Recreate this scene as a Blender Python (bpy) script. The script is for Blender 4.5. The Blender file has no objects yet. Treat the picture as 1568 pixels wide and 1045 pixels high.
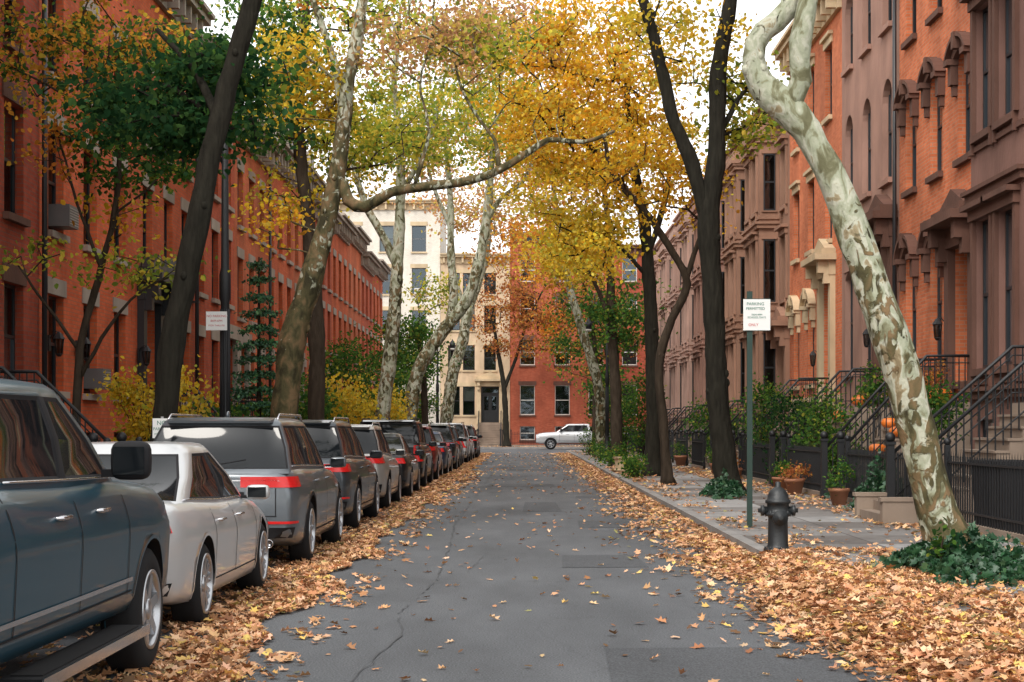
import bpy, bmesh, math, random
import numpy as np
from mathutils import Vector, Matrix
rnd=random.Random(11); rng=np.random.default_rng(11)
scene=bpy.context.scene
scene.view_settings.view_transform='Standard'
try: scene.view_settings.look='None'
except Exception: pass
scene.view_settings.exposure=0
D=bpy.data
# ------------------------------------------------------------------ materials
def newmat(name):
    m=D.materials.new(name); m.use_nodes=True
    nt=m.node_tree; nt.nodes.clear()
    out=nt.nodes.new('ShaderNodeOutputMaterial')
    return m,nt,out
def N(nt,t,**kw):
    n=nt.nodes.new(t)
    for k,v in kw.items(): setattr(n,k,v)
    return n
def c4(c,f=1.0): return (max(0,min(1,c[0]*f)),max(0,min(1,c[1]*f)),max(0,min(1,c[2]*f)),1)
def P(name,col,rough=.6,metal=0.,var=.15,vs=3.,bump=0.,bs=40.,coat=0.,spec=.5,stretch=None,bd=.02):
    m,nt,out=newmat(name)
    b=N(nt,'ShaderNodeBsdfPrincipled'); nt.links.new(b.outputs[0],out.inputs[0])
    b.inputs['Roughness'].default_value=rough; b.inputs['Metallic'].default_value=metal
    b.inputs['Coat Weight'].default_value=coat; b.inputs['Coat Roughness'].default_value=.04
    b.inputs['Specular IOR Level'].default_value=spec
    tc=N(nt,'ShaderNodeTexCoord'); vec=tc.outputs['Object']
    if stretch:
        mp=N(nt,'ShaderNodeMapping'); mp.inputs['Scale'].default_value=stretch
        nt.links.new(vec,mp.inputs[0]); vec=mp.outputs[0]
    no=N(nt,'ShaderNodeTexNoise'); no.inputs['Scale'].default_value=vs; no.inputs['Detail'].default_value=5
    nt.links.new(vec,no.inputs['Vector'])
    mx=N(nt,'ShaderNodeMixRGB'); mx.inputs[1].default_value=c4(col,1-var*1.6); mx.inputs[2].default_value=c4(col,1+var*1.6)
    nt.links.new(no.outputs['Fac'],mx.inputs[0]); nt.links.new(mx.outputs[0],b.inputs['Base Color'])
    if bump>0:
        n2=N(nt,'ShaderNodeTexNoise'); n2.inputs['Scale'].default_value=bs; n2.inputs['Detail'].default_value=4
        nt.links.new(vec,n2.inputs['Vector'])
        bp=N(nt,'ShaderNodeBump'); bp.inputs['Strength'].default_value=bump; bp.inputs['Distance'].default_value=bd
        nt.links.new(n2.outputs['Fac'],bp.inputs['Height']); nt.links.new(bp.outputs[0],b.inputs['Normal'])
    return m
def facevec(nt):
    tc=N(nt,'ShaderNodeTexCoord'); sp=N(nt,'ShaderNodeSeparateXYZ'); nt.links.new(tc.outputs['Object'],sp.inputs[0])
    ad=N(nt,'ShaderNodeMath',operation='ADD'); nt.links.new(sp.outputs[0],ad.inputs[0]); nt.links.new(sp.outputs[1],ad.inputs[1])
    cb=N(nt,'ShaderNodeCombineXYZ'); nt.links.new(ad.outputs[0],cb.inputs[0]); nt.links.new(sp.outputs[2],cb.inputs[1])
    return tc,cb.outputs[0]
def brick(name,c1,c2,mort,msize=.008,grime=.42):
    m,nt,out=newmat(name)
    b=N(nt,'ShaderNodeBsdfPrincipled'); nt.links.new(b.outputs[0],out.inputs[0]); b.inputs['Roughness'].default_value=.9
    b.inputs['Specular IOR Level'].default_value=.25
    tc,v=facevec(nt)
    br=N(nt,'ShaderNodeTexBrick'); br.inputs['Scale'].default_value=1
    br.inputs['Brick Width'].default_value=.215; br.inputs['Row Height'].default_value=.078
    br.inputs['Mortar Size'].default_value=msize; br.inputs['Mortar Smooth'].default_value=.2; br.inputs['Bias'].default_value=-.1
    br.inputs['Color1'].default_value=c4(c1); br.inputs['Color2'].default_value=c4(c2); br.inputs['Mortar'].default_value=c4(mort)
    nt.links.new(v,br.inputs['Vector'])
    no=N(nt,'ShaderNodeTexNoise'); no.inputs['Scale'].default_value=.6; no.inputs['Detail'].default_value=9; no.inputs['Roughness'].default_value=.68
    mp=N(nt,'ShaderNodeMapping'); mp.inputs['Scale'].default_value=(1,1,.45); nt.links.new(tc.outputs['Object'],mp.inputs[0])
    nt.links.new(mp.outputs[0],no.inputs['Vector'])
    rp=N(nt,'ShaderNodeMapRange'); rp.inputs[1].default_value=.32; rp.inputs[2].default_value=.68; rp.inputs[3].default_value=1-grime; rp.inputs[4].default_value=1.12
    nt.links.new(no.outputs['Fac'],rp.inputs[0])
    mu=N(nt,'ShaderNodeMixRGB',blend_type='MULTIPLY'); mu.inputs[0].default_value=1
    nt.links.new(br.outputs['Color'],mu.inputs[1]); nt.links.new(rp.outputs[0],mu.inputs[2])
    nt.links.new(mu.outputs[0],b.inputs['Base Color'])
    bp=N(nt,'ShaderNodeBump'); bp.inputs['Strength'].default_value=.5; bp.inputs['Distance'].default_value=.01; bp.invert=True
    nt.links.new(br.outputs['Fac'],bp.inputs['Height']); nt.links.new(bp.outputs[0],b.inputs['Normal'])
    return m
def stone(name,col,var=.32):
    return P(name,col,.85,var=var,vs=1.3,bump=.5,bs=14,stretch=(1,1,.5),spec=.25)
def glassmat():
    m,nt,out=newmat('window_glass')
    tr=N(nt,'ShaderNodeBsdfTransparent'); tr.inputs[0].default_value=(.45,.5,.5,1)
    gl=N(nt,'ShaderNodeBsdfGlossy'); gl.inputs[0].default_value=(.75,.88,1,1); gl.inputs['Roughness'].default_value=.03
    lw=N(nt,'ShaderNodeLayerWeight'); lw.inputs[0].default_value=.25
    rp=N(nt,'ShaderNodeMapRange'); rp.inputs[3].default_value=.08; rp.inputs[4].default_value=.55
    nt.links.new(lw.outputs['Fresnel'],rp.inputs[0])
    mx=N(nt,'ShaderNodeMixShader'); nt.links.new(rp.outputs[0],mx.inputs[0]); nt.links.new(tr.outputs[0],mx.inputs[1]); nt.links.new(gl.outputs[0],mx.inputs[2])
    no=N(nt,'ShaderNodeTexNoise'); no.inputs['Scale'].default_value=1.2
    bp=N(nt,'ShaderNodeBump'); bp.inputs['Strength'].default_value=.15; bp.inputs['Distance'].default_value=.05
    tc=N(nt,'ShaderNodeTexCoord'); nt.links.new(tc.outputs['Object'],no.inputs[0]); nt.links.new(no.outputs['Fac'],bp.inputs['Height']); nt.links.new(bp.outputs[0],gl.inputs['Normal'])
    nt.links.new(mx.outputs[0],out.inputs[0]); return m
def leafmat(name,trans=.5,gloss=.0):
    m,nt,out=newmat(name)
    at=N(nt,'ShaderNodeAttribute',attribute_name='Col')
    d=N(nt,'ShaderNodeBsdfDiffuse'); t=N(nt,'ShaderNodeBsdfTranslucent')
    nt.links.new(at.outputs['Color'],d.inputs[0]); nt.links.new(at.outputs['Color'],t.inputs[0])
    mx=N(nt,'ShaderNodeMixShader'); mx.inputs[0].default_value=trans
    nt.links.new(d.outputs[0],mx.inputs[1]); nt.links.new(t.outputs[0],mx.inputs[2])
    last=mx
    if gloss>0:
        g=N(nt,'ShaderNodeBsdfGlossy'); g.inputs['Roughness'].default_value=.45
        m2=N(nt,'ShaderNodeMixShader'); m2.inputs[0].default_value=gloss
        nt.links.new(mx.outputs[0],m2.inputs[1]); nt.links.new(g.outputs[0],m2.inputs[2]); last=m2
    nt.links.new(last.outputs[0],out.inputs[0]); return m
def sycamore(name,zb=1.5,zt=6.,lo=.22,hi=-.06,pale=(.43,.43,.34),fs=5.6):
    m,nt,out=newmat(name)
    b=N(nt,'ShaderNodeBsdfPrincipled'); nt.links.new(b.outputs[0],out.inputs[0]); b.inputs['Roughness'].default_value=.9; b.inputs['Specular IOR Level'].default_value=.2
    tc=N(nt,'ShaderNodeTexCoord'); mp=N(nt,'ShaderNodeMapping'); mp.inputs['Scale'].default_value=(1,1,.6); nt.links.new(tc.outputs['Object'],mp.inputs[0])
    def noi(s,d=3,dist=.6):
        n=N(nt,'ShaderNodeTexNoise'); n.inputs['Scale'].default_value=s; n.inputs['Detail'].default_value=d; n.inputs['Distortion'].default_value=dist
        nt.links.new(mp.outputs[0],n.inputs['Vector']); return n
    n1=noi(fs,5,.8); n2=noi(fs*1.25,6,1.2); n3=noi(5.1,6,.5); n5=noi(1.3,3,0)
    r1=N(nt,'ShaderNodeValToRGB'); e=r1.color_ramp.elements
    e[0].color=(.13,.125,.07,1); e[0].position=.36; e[1].color=(.22,.22,.14,1); e[1].position=.43
    for p,c in ((.45,(.29,.31,.22)),(.52,(.35,.36,.27)),(.55,pale),(.60,pale),(.625,(.30,.25,.155)),(.7,(.20,.155,.09))):
        a=r1.color_ramp.elements.new(p); a.color=c4(c)
    nt.links.new(n1.outputs['Fac'],r1.inputs[0])
    sp=N(nt,'ShaderNodeSeparateXYZ'); nt.links.new(tc.outputs['Object'],sp.inputs[0])
    hr=N(nt,'ShaderNodeMapRange'); hr.inputs[1].default_value=zb; hr.inputs[2].default_value=zt; hr.inputs[3].default_value=lo; hr.inputs[4].default_value=hi
    nt.links.new(sp.outputs[2],hr.inputs[0])
    ad=N(nt,'ShaderNodeMath',operation='ADD'); nt.links.new(n2.outputs['Fac'],ad.inputs[0]); nt.links.new(hr.outputs[0],ad.inputs[1])
    a5=N(nt,'ShaderNodeMapRange'); a5.inputs[1].default_value=.3; a5.inputs[2].default_value=.7; a5.inputs[3].default_value=-.08; a5.inputs[4].default_value=.08; nt.links.new(n5.outputs['Fac'],a5.inputs[0])
    ad2=N(nt,'ShaderNodeMath',operation='ADD'); nt.links.new(ad.outputs[0],ad2.inputs[0]); nt.links.new(a5.outputs[0],ad2.inputs[1])
    st=N(nt,'ShaderNodeMapRange'); st.inputs[1].default_value=.55; st.inputs[2].default_value=.60; nt.links.new(ad2.outputs[0],st.inputs[0])
    r2=N(nt,'ShaderNodeValToRGB'); e=r2.color_ramp.elements; e[0].color=(.04,.035,.018,1); e[0].position=.35; e[1].color=(.19,.125,.065,1); e[1].position=.64
    a=r2.color_ramp.elements.new(.48); a.color=(.085,.075,.035,1)
    nt.links.new(n3.outputs['Fac'],r2.inputs[0])
    mx=N(nt,'ShaderNodeMixRGB'); nt.links.new(st.outputs[0],mx.inputs[0]); nt.links.new(r1.outputs[0],mx.inputs[1]); nt.links.new(r2.outputs[0],mx.inputs[2])
    nt.links.new(mx.outputs[0],b.inputs['Base Color'])
    bp=N(nt,'ShaderNodeBump'); bp.inputs['Strength'].default_value=.6; bp.inputs['Distance'].default_value=.03
    n4=noi(22,5,.2); sm=N(nt,'ShaderNodeMath',operation='ADD'); nt.links.new(n4.outputs['Fac'],sm.inputs[0]); nt.links.new(st.outputs[0],sm.inputs[1])
    nt.links.new(sm.outputs[0],bp.inputs['Height']); nt.links.new(bp.outputs[0],b.inputs['Normal'])
    return m
M={}
M['brickL1']=brick('brick_dark_red',(.36,.06,.03),(.48,.09,.042),(.24,.11,.08))
M['brickL2']=brick('brick_orange_red',(.60,.105,.035),(.72,.15,.055),(.40,.16,.09))
M['brickL3']=brick('brick_red',(.52,.088,.036),(.62,.12,.052),(.34,.14,.09))
M['brickL4']=brick('brick_salmon',(.64,.135,.052),(.72,.18,.075),(.44,.20,.12))
M['brickR']=brick('brick_orange',(.58,.145,.055),(.74,.22,.095),(.46,.26,.17))
M['brickE']=brick('brick_end_red',(.44,.09,.045),(.54,.13,.065),(.33,.15,.10))
M['white']=brick('white_painted_brick',(.70,.65,.56),(.78,.73,.64),(.55,.51,.45),grime=.18)
M['stBrown']=stone('brownstone_dark',(.125,.062,.045))
M['stA']=stone('brownstone_mauve',(.20,.105,.082))
M['stC']=stone('painted_stone_rose',(.34,.195,.15))
M['stPink']=stone('brownstone_pink',(.31,.175,.135))
M['stTan']=stone('brownstone_tan',(.31,.175,.12))
M['stPale']=stone('brownstone_pale',(.42,.275,.225))
M['stGrey']=stone('lintel_grey',(.34,.29,.245))
M['stCream']=stone('cream_stone',(.54,.42,.27))
M['stBeige']=stone('beige_stone',(.56,.42,.28))
M['steps']=stone('stoop_stone',(.26,.20,.155))
M['frameK']=P('black_frame_paint',(.02,.022,.025),.4)
M['frameW']=P('white_frame_paint',(.62,.60,.55),.5)
M['frameG']=P('grey_frame_paint',(.12,.12,.12),.5)
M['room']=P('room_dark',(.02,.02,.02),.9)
M['curt']=P('curtain_cloth',(.36,.34,.30),.9,var=.1,vs=5)
M['glass']=glassmat()
M['door']=P('door_paint_black',(.02,.022,.025),.3)
M['iron']=P('black_iron',(.010,.011,.013),.5,bump=.2,bs=60)
M['slate']=P('roof_slate',(.08,.09,.10),.7)
M['tar']=P('roof_tar',(.05,.05,.05),.9)
M['green']=P('green_sign_post',(.015,.04,.03),.5)
M['signW']=P('sign_white',(.78,.78,.76),.4,var=.02)
M['signR']=P('sign_red_ink',(.55,.05,.05),.5)
M['signG']=P('sign_green_ink',(.03,.18,.12),.5)
M['alu']=P('galvanised',(.4,.4,.4),.5,metal=.6)
M['orange']=P('pumpkin_skin',(.72,.18,.025),.45)
M['stem']=P('pumpkin_stem',(.12,.12,.05),.8)
M['pot']=P('terracotta',(.35,.15,.08),.8)
M['soil']=P('soil',(.06,.045,.03),.95,bump=.6,bs=20)
M['kerb']=P('kerb_granite',(.23,.22,.21),.8,var=.3,vs=2,bump=.3,bs=20)
M['barkD']=P('bark_dark',(.021,.019,.014),.95,var=.5,vs=13,bump=1.,bs=15,stretch=(1,1,.2),spec=.15,bd=.05)
M['barkB']=P('bark_brown',(.05,.037,.026),.95,var=.5,vs=9,bump=1.,bs=14,stretch=(1,1,.3),spec=.15,bd=.04)
M['barkS']=sycamore('bark_sycamore',.2,4.6,.20,-.10)
M['barkS3']=sycamore('bark_sycamore_brown',3.,13.,.26,-.04)
M['barkS2']=sycamore('bark_sycamore_far',1.,11.,.12,-.02,fs=4.5)
M['leaf']=leafmat('leaf_foliage',.55)
M['leafG']=leafmat('fallen_leaf',.15,.02)
M['ivy']=leafmat('ivy_leaf',.2,.05)
# ------------------------------------------------------------------ mesh builder
class MB:
    def __init__(s): s.V=[];s.F=[];s.I=[];s.S=[];s.mats=[]
    def mid(s,m):
        if m not in s.mats: s.mats.append(m)
        return s.mats.index(m)
    def add(s,vs,fs,m,smooth=False):
        o=len(s.V); k=s.mid(m); s.V.extend([tuple(v) for v in vs])
        for f in fs: s.F.append([i+o for i in f]); s.I.append(k); s.S.append(smooth)
    def box(s,a,b,m,T=None):
        x0,y0,z0=a;x1,y1,z1=b
        v=[(x0,y0,z0),(x1,y0,z0),(x1,y1,z0),(x0,y1,z0),(x0,y0,z1),(x1,y0,z1),(x1,y1,z1),(x0,y1,z1)]
        if T: v=[T(*p) for p in v]
        s.add(v,[(0,3,2,1),(4,5,6,7),(0,1,5,4),(1,2,6,5),(2,3,7,6),(3,0,4,7)],m)
    def prism(s,poly,w0,w1,m,T):
        n=len(poly); v=[T(u,z,w0) for u,z in poly]+[T(u,z,w1) for u,z in poly]
        f=[tuple(range(n)),tuple(range(2*n-1,n-1,-1))]+[(i,(i+1)%n,(i+1)%n+n,i+n) for i in range(n)]
        s.add(v,f,m)
    def tube(s,pts,rad,n,m,cap=True,smooth=True,jit=0.):
        pts=[Vector(p) for p in pts]
        if not hasattr(rad,'__len__'): rad=[rad]*len(pts)
        t=(pts[1]-pts[0]).normalized(); up=Vector((0,1,0)) if abs(t.y)<.9 else Vector((1,0,0))
        a=t.cross(up).normalized(); vs=[];fs=[]
        for i,p in enumerate(pts):
            t2=(pts[min(i+1,len(pts)-1)]-pts[max(i-1,0)])
            if t2.length<1e-6: t2=t
            t2.normalize(); a=(a-t2*a.dot(t2))
            if a.length<1e-5: a=t2.orthogonal()
            a.normalize(); b=t2.cross(a)
            for k in range(n):
                an=2*math.pi*k/n; r=rad[i]*(1+(rnd.uniform(-jit,jit) if jit else 0))
                vs.append(p+a*math.cos(an)*r+b*math.sin(an)*r)
            t=t2
        for i in range(len(pts)-1):
            for k in range(n):
                fs.append((i*n+k,i*n+(k+1)%n,(i+1)*n+(k+1)%n,(i+1)*n+k))
        if cap: fs.append(tuple(range(n-1,-1,-1))); fs.append(tuple(range((len(pts)-1)*n,len(pts)*n)))
        s.add(vs,fs,m,smooth)
    def lathe(s,prof,c,m,n=20,axis='z',smooth=True,sc=(1,1),cap=True):
        vs=[];fs=[]
        for r,h in prof:
            for k in range(n):
                an=2*math.pi*k/n; p=(r*math.cos(an)*sc[0],r*math.sin(an)*sc[1],h)
                if axis=='x': p=(p[2],p[0],p[1])
                if axis=='y': p=(p[0],p[2],p[1])
                vs.append((c[0]+p[0],c[1]+p[1],c[2]+p[2]))
        L=len(prof)
        for i in range(L-1):
            for k in range(n): fs.append((i*n+k,i*n+(k+1)%n,(i+1)*n+(k+1)%n,(i+1)*n+k))
        if cap: fs.append(tuple(range(n))); fs.append(tuple(range((L-1)*n,L*n)))
        s.add(vs,fs,m,smooth)
    def ell(s,c,r,m,n=12,k=8,e=1.):
        g=lambda v:math.copysign(abs(v)**e,v)
        vs=[];fs=[]
        for i in range(k+1):
            ph=-math.pi/2+math.pi*i/k; pr=max(.001,abs(math.cos(ph))**e); h=g(math.sin(ph))
            for j in range(n):
                an=2*math.pi*(j+.5)/n; vs.append((c[0]+r[0]*pr*g(math.cos(an)),c[1]+r[1]*pr*g(math.sin(an)),c[2]+r[2]*h))
        for i in range(k):
            for j in range(n): fs.append((i*n+j,i*n+(j+1)%n,(i+1)*n+(j+1)%n,(i+1)*n+j))
        s.add(vs,fs,m,True)
    def mesh(s,name,recalc=True):
        me=D.meshes.new(name); me.from_pydata(s.V,[],s.F)
        for m in s.mats: me.materials.append(m)
        me.polygons.foreach_set('material_index',s.I); me.polygons.foreach_set('use_smooth',s.S)
        if recalc:
            bm=bmesh.new(); bm.from_mesh(me); bmesh.ops.recalc_face_normals(bm,faces=bm.faces); bm.to_mesh(me); bm.free()
        me.update(); return me
    def obj(s,name,parent=None,recalc=True):
        o=D.objects.new(name,s.mesh(name,recalc)); scene.collection.objects.link(o)
        if parent: o.parent=parent
        return o
def empty(name,loc=(0,0,0)):
    e=D.objects.new(name,None); e.location=loc; scene.collection.objects.link(e); e.empty_display_size=.3; return e
# ------------------------------------------------------------------ world & camera & sun
w=D.worlds.new("World"); scene.world=w; w.use_nodes=True; nt=w.node_tree
bg=nt.nodes['Background']; sky=nt.nodes.new('ShaderNodeTexSky'); sky.sky_type='NISHITA'; sky.sun_disc=False
SE,SR=math.radians(48),math.radians(205)
sky.sun_elevation=SE; sky.sun_rotation=SR; sky.dust_density=3; sky.air_density=1.2
hs=nt.nodes.new('ShaderNodeHueSaturation'); hs.inputs['Saturation'].default_value=.18; hs.inputs['Value'].default_value=2.3
nt.links.new(sky.outputs[0],hs.inputs['Color'])
mx=nt.nodes.new('ShaderNodeMixRGB'); mx.inputs[0].default_value=.5; mx.inputs[2].default_value=(12.8,12.6,12.2,1)
nt.links.new(hs.outputs[0],mx.inputs[1]); nt.links.new(mx.outputs[0],bg.inputs[0]); bg.inputs[1].default_value=.15
sl=D.lights.new('sun','SUN'); sl.energy=1.5; sl.angle=math.radians(15); sl.color=(1,.94,.85)
so=D.objects.new('sun',sl); scene.collection.objects.link(so)
dv=Vector((math.sin(SR)*math.cos(SE),math.cos(SR)*math.cos(SE),math.sin(SE)))
so.rotation_euler=dv.to_track_quat('Z','Y').to_euler(); so.location=(0,-10,40)
cam=D.cameras.new('camera'); co=D.objects.new('camera',cam); scene.collection.objects.link(co)
co.location=(0,0,1.6); co.rotation_euler=(math.pi/2,0,0); cam.lens=57.4; cam.sensor_width=36
cam.shift_x=-.0102; cam.shift_y=.0845; cam.clip_end=2000; cam.clip_start=.1
scene.camera=co
# ------------------------------------------------------------------ ground
KR=2.85; KL=-4.65; SW=.12; YE=107.
def roadmat(name,base,var=.25):
    m,nt,out=newmat(name)
    b=N(nt,'ShaderNodeBsdfPrincipled'); nt.links.new(b.outputs[0],out.inputs[0]); b.inputs['Roughness'].default_value=.85; b.inputs['Specular IOR Level'].default_value=.3
    tc=N(nt,'ShaderNodeTexCoord')
    mp=N(nt,'ShaderNodeMapping'); mp.inputs['Scale'].default_value=(1,.3,1); nt.links.new(tc.outputs['Object'],mp.inputs[0])
    n1=N(nt,'ShaderNodeTexNoise'); n1.inputs['Scale'].default_value=.9; n1.inputs['Detail'].default_value=8; n1.inputs['Roughness'].default_value=.6; nt.links.new(mp.outputs[0],n1.inputs[0])
    n2=N(nt,'ShaderNodeTexNoise'); n2.inputs['Scale'].default_value=75; n2.inputs['Detail'].default_value=3; nt.links.new(tc.outputs['Object'],n2.inputs[0])
    r1=N(nt,'ShaderNodeMapRange'); r1.inputs[1].default_value=.3; r1.inputs[2].default_value=.7; r1.inputs[3].default_value=1-var; r1.inputs[4].default_value=1+var; nt.links.new(n1.outputs['Fac'],r1.inputs[0])
    r2=N(nt,'ShaderNodeMapRange'); r2.inputs[1].default_value=.3; r2.inputs[2].default_value=.7; r2.inputs[3].default_value=.5; r2.inputs[4].default_value=1.55; nt.links.new(n2.outputs['Fac'],r2.inputs[0])
    mu=N(nt,'ShaderNodeMath',operation='MULTIPLY'); nt.links.new(r1.outputs[0],mu.inputs[0]); nt.links.new(r2.outputs[0],mu.inputs[1])
    vo=N(nt,'ShaderNodeTexVoronoi',feature='DISTANCE_TO_EDGE'); vo.inputs['Scale'].default_value=.7
    n3=N(nt,'ShaderNodeTexNoise'); n3.inputs['Scale'].default_value=2.5; n3.inputs['Detail'].default_value=6; nt.links.new(tc.outputs['Object'],n3.inputs[0])
    va=N(nt,'ShaderNodeMixRGB'); va.inputs[0].default_value=.35; nt.links.new(tc.outputs['Object'],va.inputs[1]); nt.links.new(n3.outputs['Color'],va.inputs[2]); nt.links.new(va.outputs[0],vo.inputs['Vector'])
    r3=N(nt,'ShaderNodeMapRange'); r3.inputs[1].default_value=.0; r3.inputs[2].default_value=.006; r3.inputs[3].default_value=.82; r3.inputs[4].default_value=1; nt.links.new(vo.outputs['Distance'],r3.inputs[0])
    m2=N(nt,'ShaderNodeMath',operation='MULTIPLY'); nt.links.new(mu.outputs[0],m2.inputs[0]); nt.links.new(r3.outputs[0],m2.inputs[1])
    mc=N(nt,'ShaderNodeMixRGB',blend_type='MULTIPLY'); mc.inputs[0].default_value=1; mc.inputs[1].default_value=c4(base); nt.links.new(m2.outputs[0],mc.inputs[2])
    nt.links.new(mc.outputs[0],b.inputs['Base Color'])
    bp=N(nt,'ShaderNodeBump'); bp.inputs['Strength'].default_value=.5; bp.inputs['Distance'].default_value=.01; nt.links.new(n2.outputs['Fac'],bp.inputs['Height']); nt.links.new(bp.outputs[0],b.inputs['Normal'])
    return m
def pavemat():
    m,nt,out=newmat('sidewalk_concrete')
    b=N(nt,'ShaderNodeBsdfPrincipled'); nt.links.new(b.outputs[0],out.inputs[0]); b.inputs['Roughness'].default_value=.85
    tc=N(nt,'ShaderNodeTexCoord')
    br=N(nt,'ShaderNodeTexBrick'); br.offset=0; br.inputs['Scale'].default_value=1; br.inputs['Brick Width'].default_value=1.5; br.inputs['Row Height'].default_value=1.6
    br.inputs['Mortar Size'].default_value=.012; br.inputs['Color1'].default_value=(.12,.105,.095,1); br.inputs['Color2'].default_value=(.30,.295,.29,1); br.inputs['Mortar'].default_value=(.05,.042,.038,1)
    nt.links.new(tc.outputs['Object'],br.inputs[0])
    n1=N(nt,'ShaderNodeTexNoise'); n1.inputs['Scale'].default_value=2; n1.inputs['Detail'].default_value=9; n1.inputs['Roughness'].default_value=.7; nt.links.new(tc.outputs['Object'],n1.inputs[0])
    r1=N(nt,'ShaderNodeMapRange'); r1.inputs[1].default_value=.3; r1.inputs[2].default_value=.7; r1.inputs[3].default_value=.65; r1.inputs[4].default_value=1.25; nt.links.new(n1.outputs['Fac'],r1.inputs[0])
    mu=N(nt,'ShaderNodeMixRGB',blend_type='MULTIPLY'); mu.inputs[0].default_value=1; nt.links.new(br.outputs['Color'],mu.inputs[1]); nt.links.new(r1.outputs[0],mu.inputs[2]); nt.links.new(mu.outputs[0],b.inputs['Base Color'])
    return m
M['road']=roadmat('asphalt',(.098,.103,.110)); M['patch']=roadmat('asphalt_patch',(.074,.078,.084),.15)
M['crack']=P('asphalt_crack_tar',(.055,.057,.06),.8,var=.3,vs=8); M['pave']=pavemat()
M['earth']=P('ground_earth',(.10,.09,.07),.95)
g=MB(); g.add([(-900,-300,-.004),(900,-300,-.004),(900,1500,-.004),(-900,1500,-.004)],[(0,1,2,3)],M['earth']); g.obj('ground',recalc=False)
g=MB(); g.add([(KL,-30,0),(KR,-30,0),(KR,YE,0),(KL,YE,0)],[(0,1,2,3)],M['road'])
g.add([(-120,YE,0),(120,YE,0),(120,122.5,0),(-120,122.5,0)],[(0,1,2,3)],M['road']); g.obj('road',recalc=False)
g=MB()
for (x0,x1,y0,y1) in [(.45,1.45,18.6,20.5),(.55,2.25,9.9,11.9),(.0,.75,31,35),(-1.0,.9,44,46.5),(.9,1.9,26,28),(-.6,1.4,60,63),(-2.2,-1.3,70,78),(1.2,2.2,37,38.2)]:
    g.add([(x0,y0,.004),(x1,y0+.1,.004),(x1-.04,y1,.004),(x0+.05,y1-.08,.004)],[(0,1,2,3)],M['patch'])
g.obj('asphalt_patch',recalc=False)
g=MB()
def crack(pts,wd):
    L=[];
    for i in range(len(pts)-1):
        a,b=pts[i],pts[i+1]; n=max(2,int(abs(b[1]-a[1])+abs(b[0]-a[0]))*6)
        for k in range(n): t=k/n; L.append((a[0]+(b[0]-a[0])*t+rnd.gauss(0,.014),a[1]+(b[1]-a[1])*t))
    vs=[];fs=[]
    for i,(x,y) in enumerate(L):
        h=wd*rnd.uniform(.15,1); vs+= [(x-h,y,.0085),(x+h,y,.0085)]
        if i and rnd.random()>.2: fs.append((2*i-2,2*i-1,2*i+1,2*i))
    g.add(vs,fs,M['crack'])
crack([(-1.25,8),(-.93,12.5),(-1.05,14),(-.9,17),(-.98,22),(-1.12,27),(-1.05,45),(-1.1,70)],.008)
crack([(-.95,17),(-.6,18),(-.45,21)],.005)
g.obj('road_crack',recalc=False)
def sidewalk(x0,x1,y0,y1,kx=None):
    g=MB(); kw=.16
    if kx=='R': g.box((x0,y0,-.1),(x0+kw,y1,SW),M['kerb']); g.box((x0+kw+.004,y0,-.1),(x1,y1,SW-.002),M['pave'])
    elif kx=='L': g.box((x1-kw,y0,-.1),(x1,y1,SW),M['kerb']); g.box((x0,y0,-.1),(x1-kw-.004,y1,SW-.002),M['pave'])
    else: g.box((x0,y0,-.1),(x1,y0+kw,SW),M['kerb']); g.box((x0,y0+kw+.004,-.1),(x1,y1,SW-.002),M['pave'])
    g.obj('sidewalk')
sidewalk(KR,9.3,-30,YE,'R'); sidewalk(-9.3,KL,-30,YE,'L'); sidewalk(-120,120,122.5,131.3)
# ------------------------------------------------------------------ buildings
TR=lambda u,v,w:(9-w,u,v)
TL=lambda u,v,w:(-9+w,u,v)
TE=lambda u,v,w:(u,131-w,v)
def wallpanel(mb,T,u0,u1,v0,v1,ops,w,mat,dep=.24):
    us=sorted(set([u0,u1]+[o[0] for o in ops]+[o[1] for o in ops])); vs=sorted(set([v0,v1]+[o[2] for o in ops]+[o[3] for o in ops]))
    for i in range(len(us)-1):
        for j in range(len(vs)-1):
            cu=(us[i]+us[i+1])/2; cv=(vs[j]+vs[j+1])/2
            if any(o[0]<cu<o[1] and o[2]<cv<o[3] for o in ops): continue
            mb.add([T(us[i],vs[j],w),T(us[i+1],vs[j],w),T(us[i+1],vs[j+1],w),T(us[i],vs[j+1],w)],[(0,1,2,3)],mat)
    for (a,b,c,d) in ops:
        q=[(a,c),(b,c),(b,d),(a,d)]
        for k in range(4):
            p,r=q[k],q[(k+1)%4]
            mb.add([T(p[0],p[1],w),T(r[0],r[1],w),T(r[0],r[1],w-dep),T(p[0],p[1],w-dep)],[(0,1,2,3)],mat)
def arcpts(uc,v,a,r,n=10):
    R=(a*a+r*r)/(2*r); th=math.asin(min(1,a/R)); out=[]
    if r>a: th=math.pi-th
    for i in range(n+1):
        t=-th+2*th*i/n; out.append((uc+R*math.sin(t),v+r-R+R*math.cos(t)))
    return out
def archband(mb,T,uc,v,a,r,th,w0,w1,mat,n=10):
    i=arcpts(uc,v,a,r,n); o=arcpts(uc,v,a+th,r+th*.9,n)
    for k in range(n): mb.prism([i[k],i[k+1],o[k+1],o[k]],w0,w1,mat,T)
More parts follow.
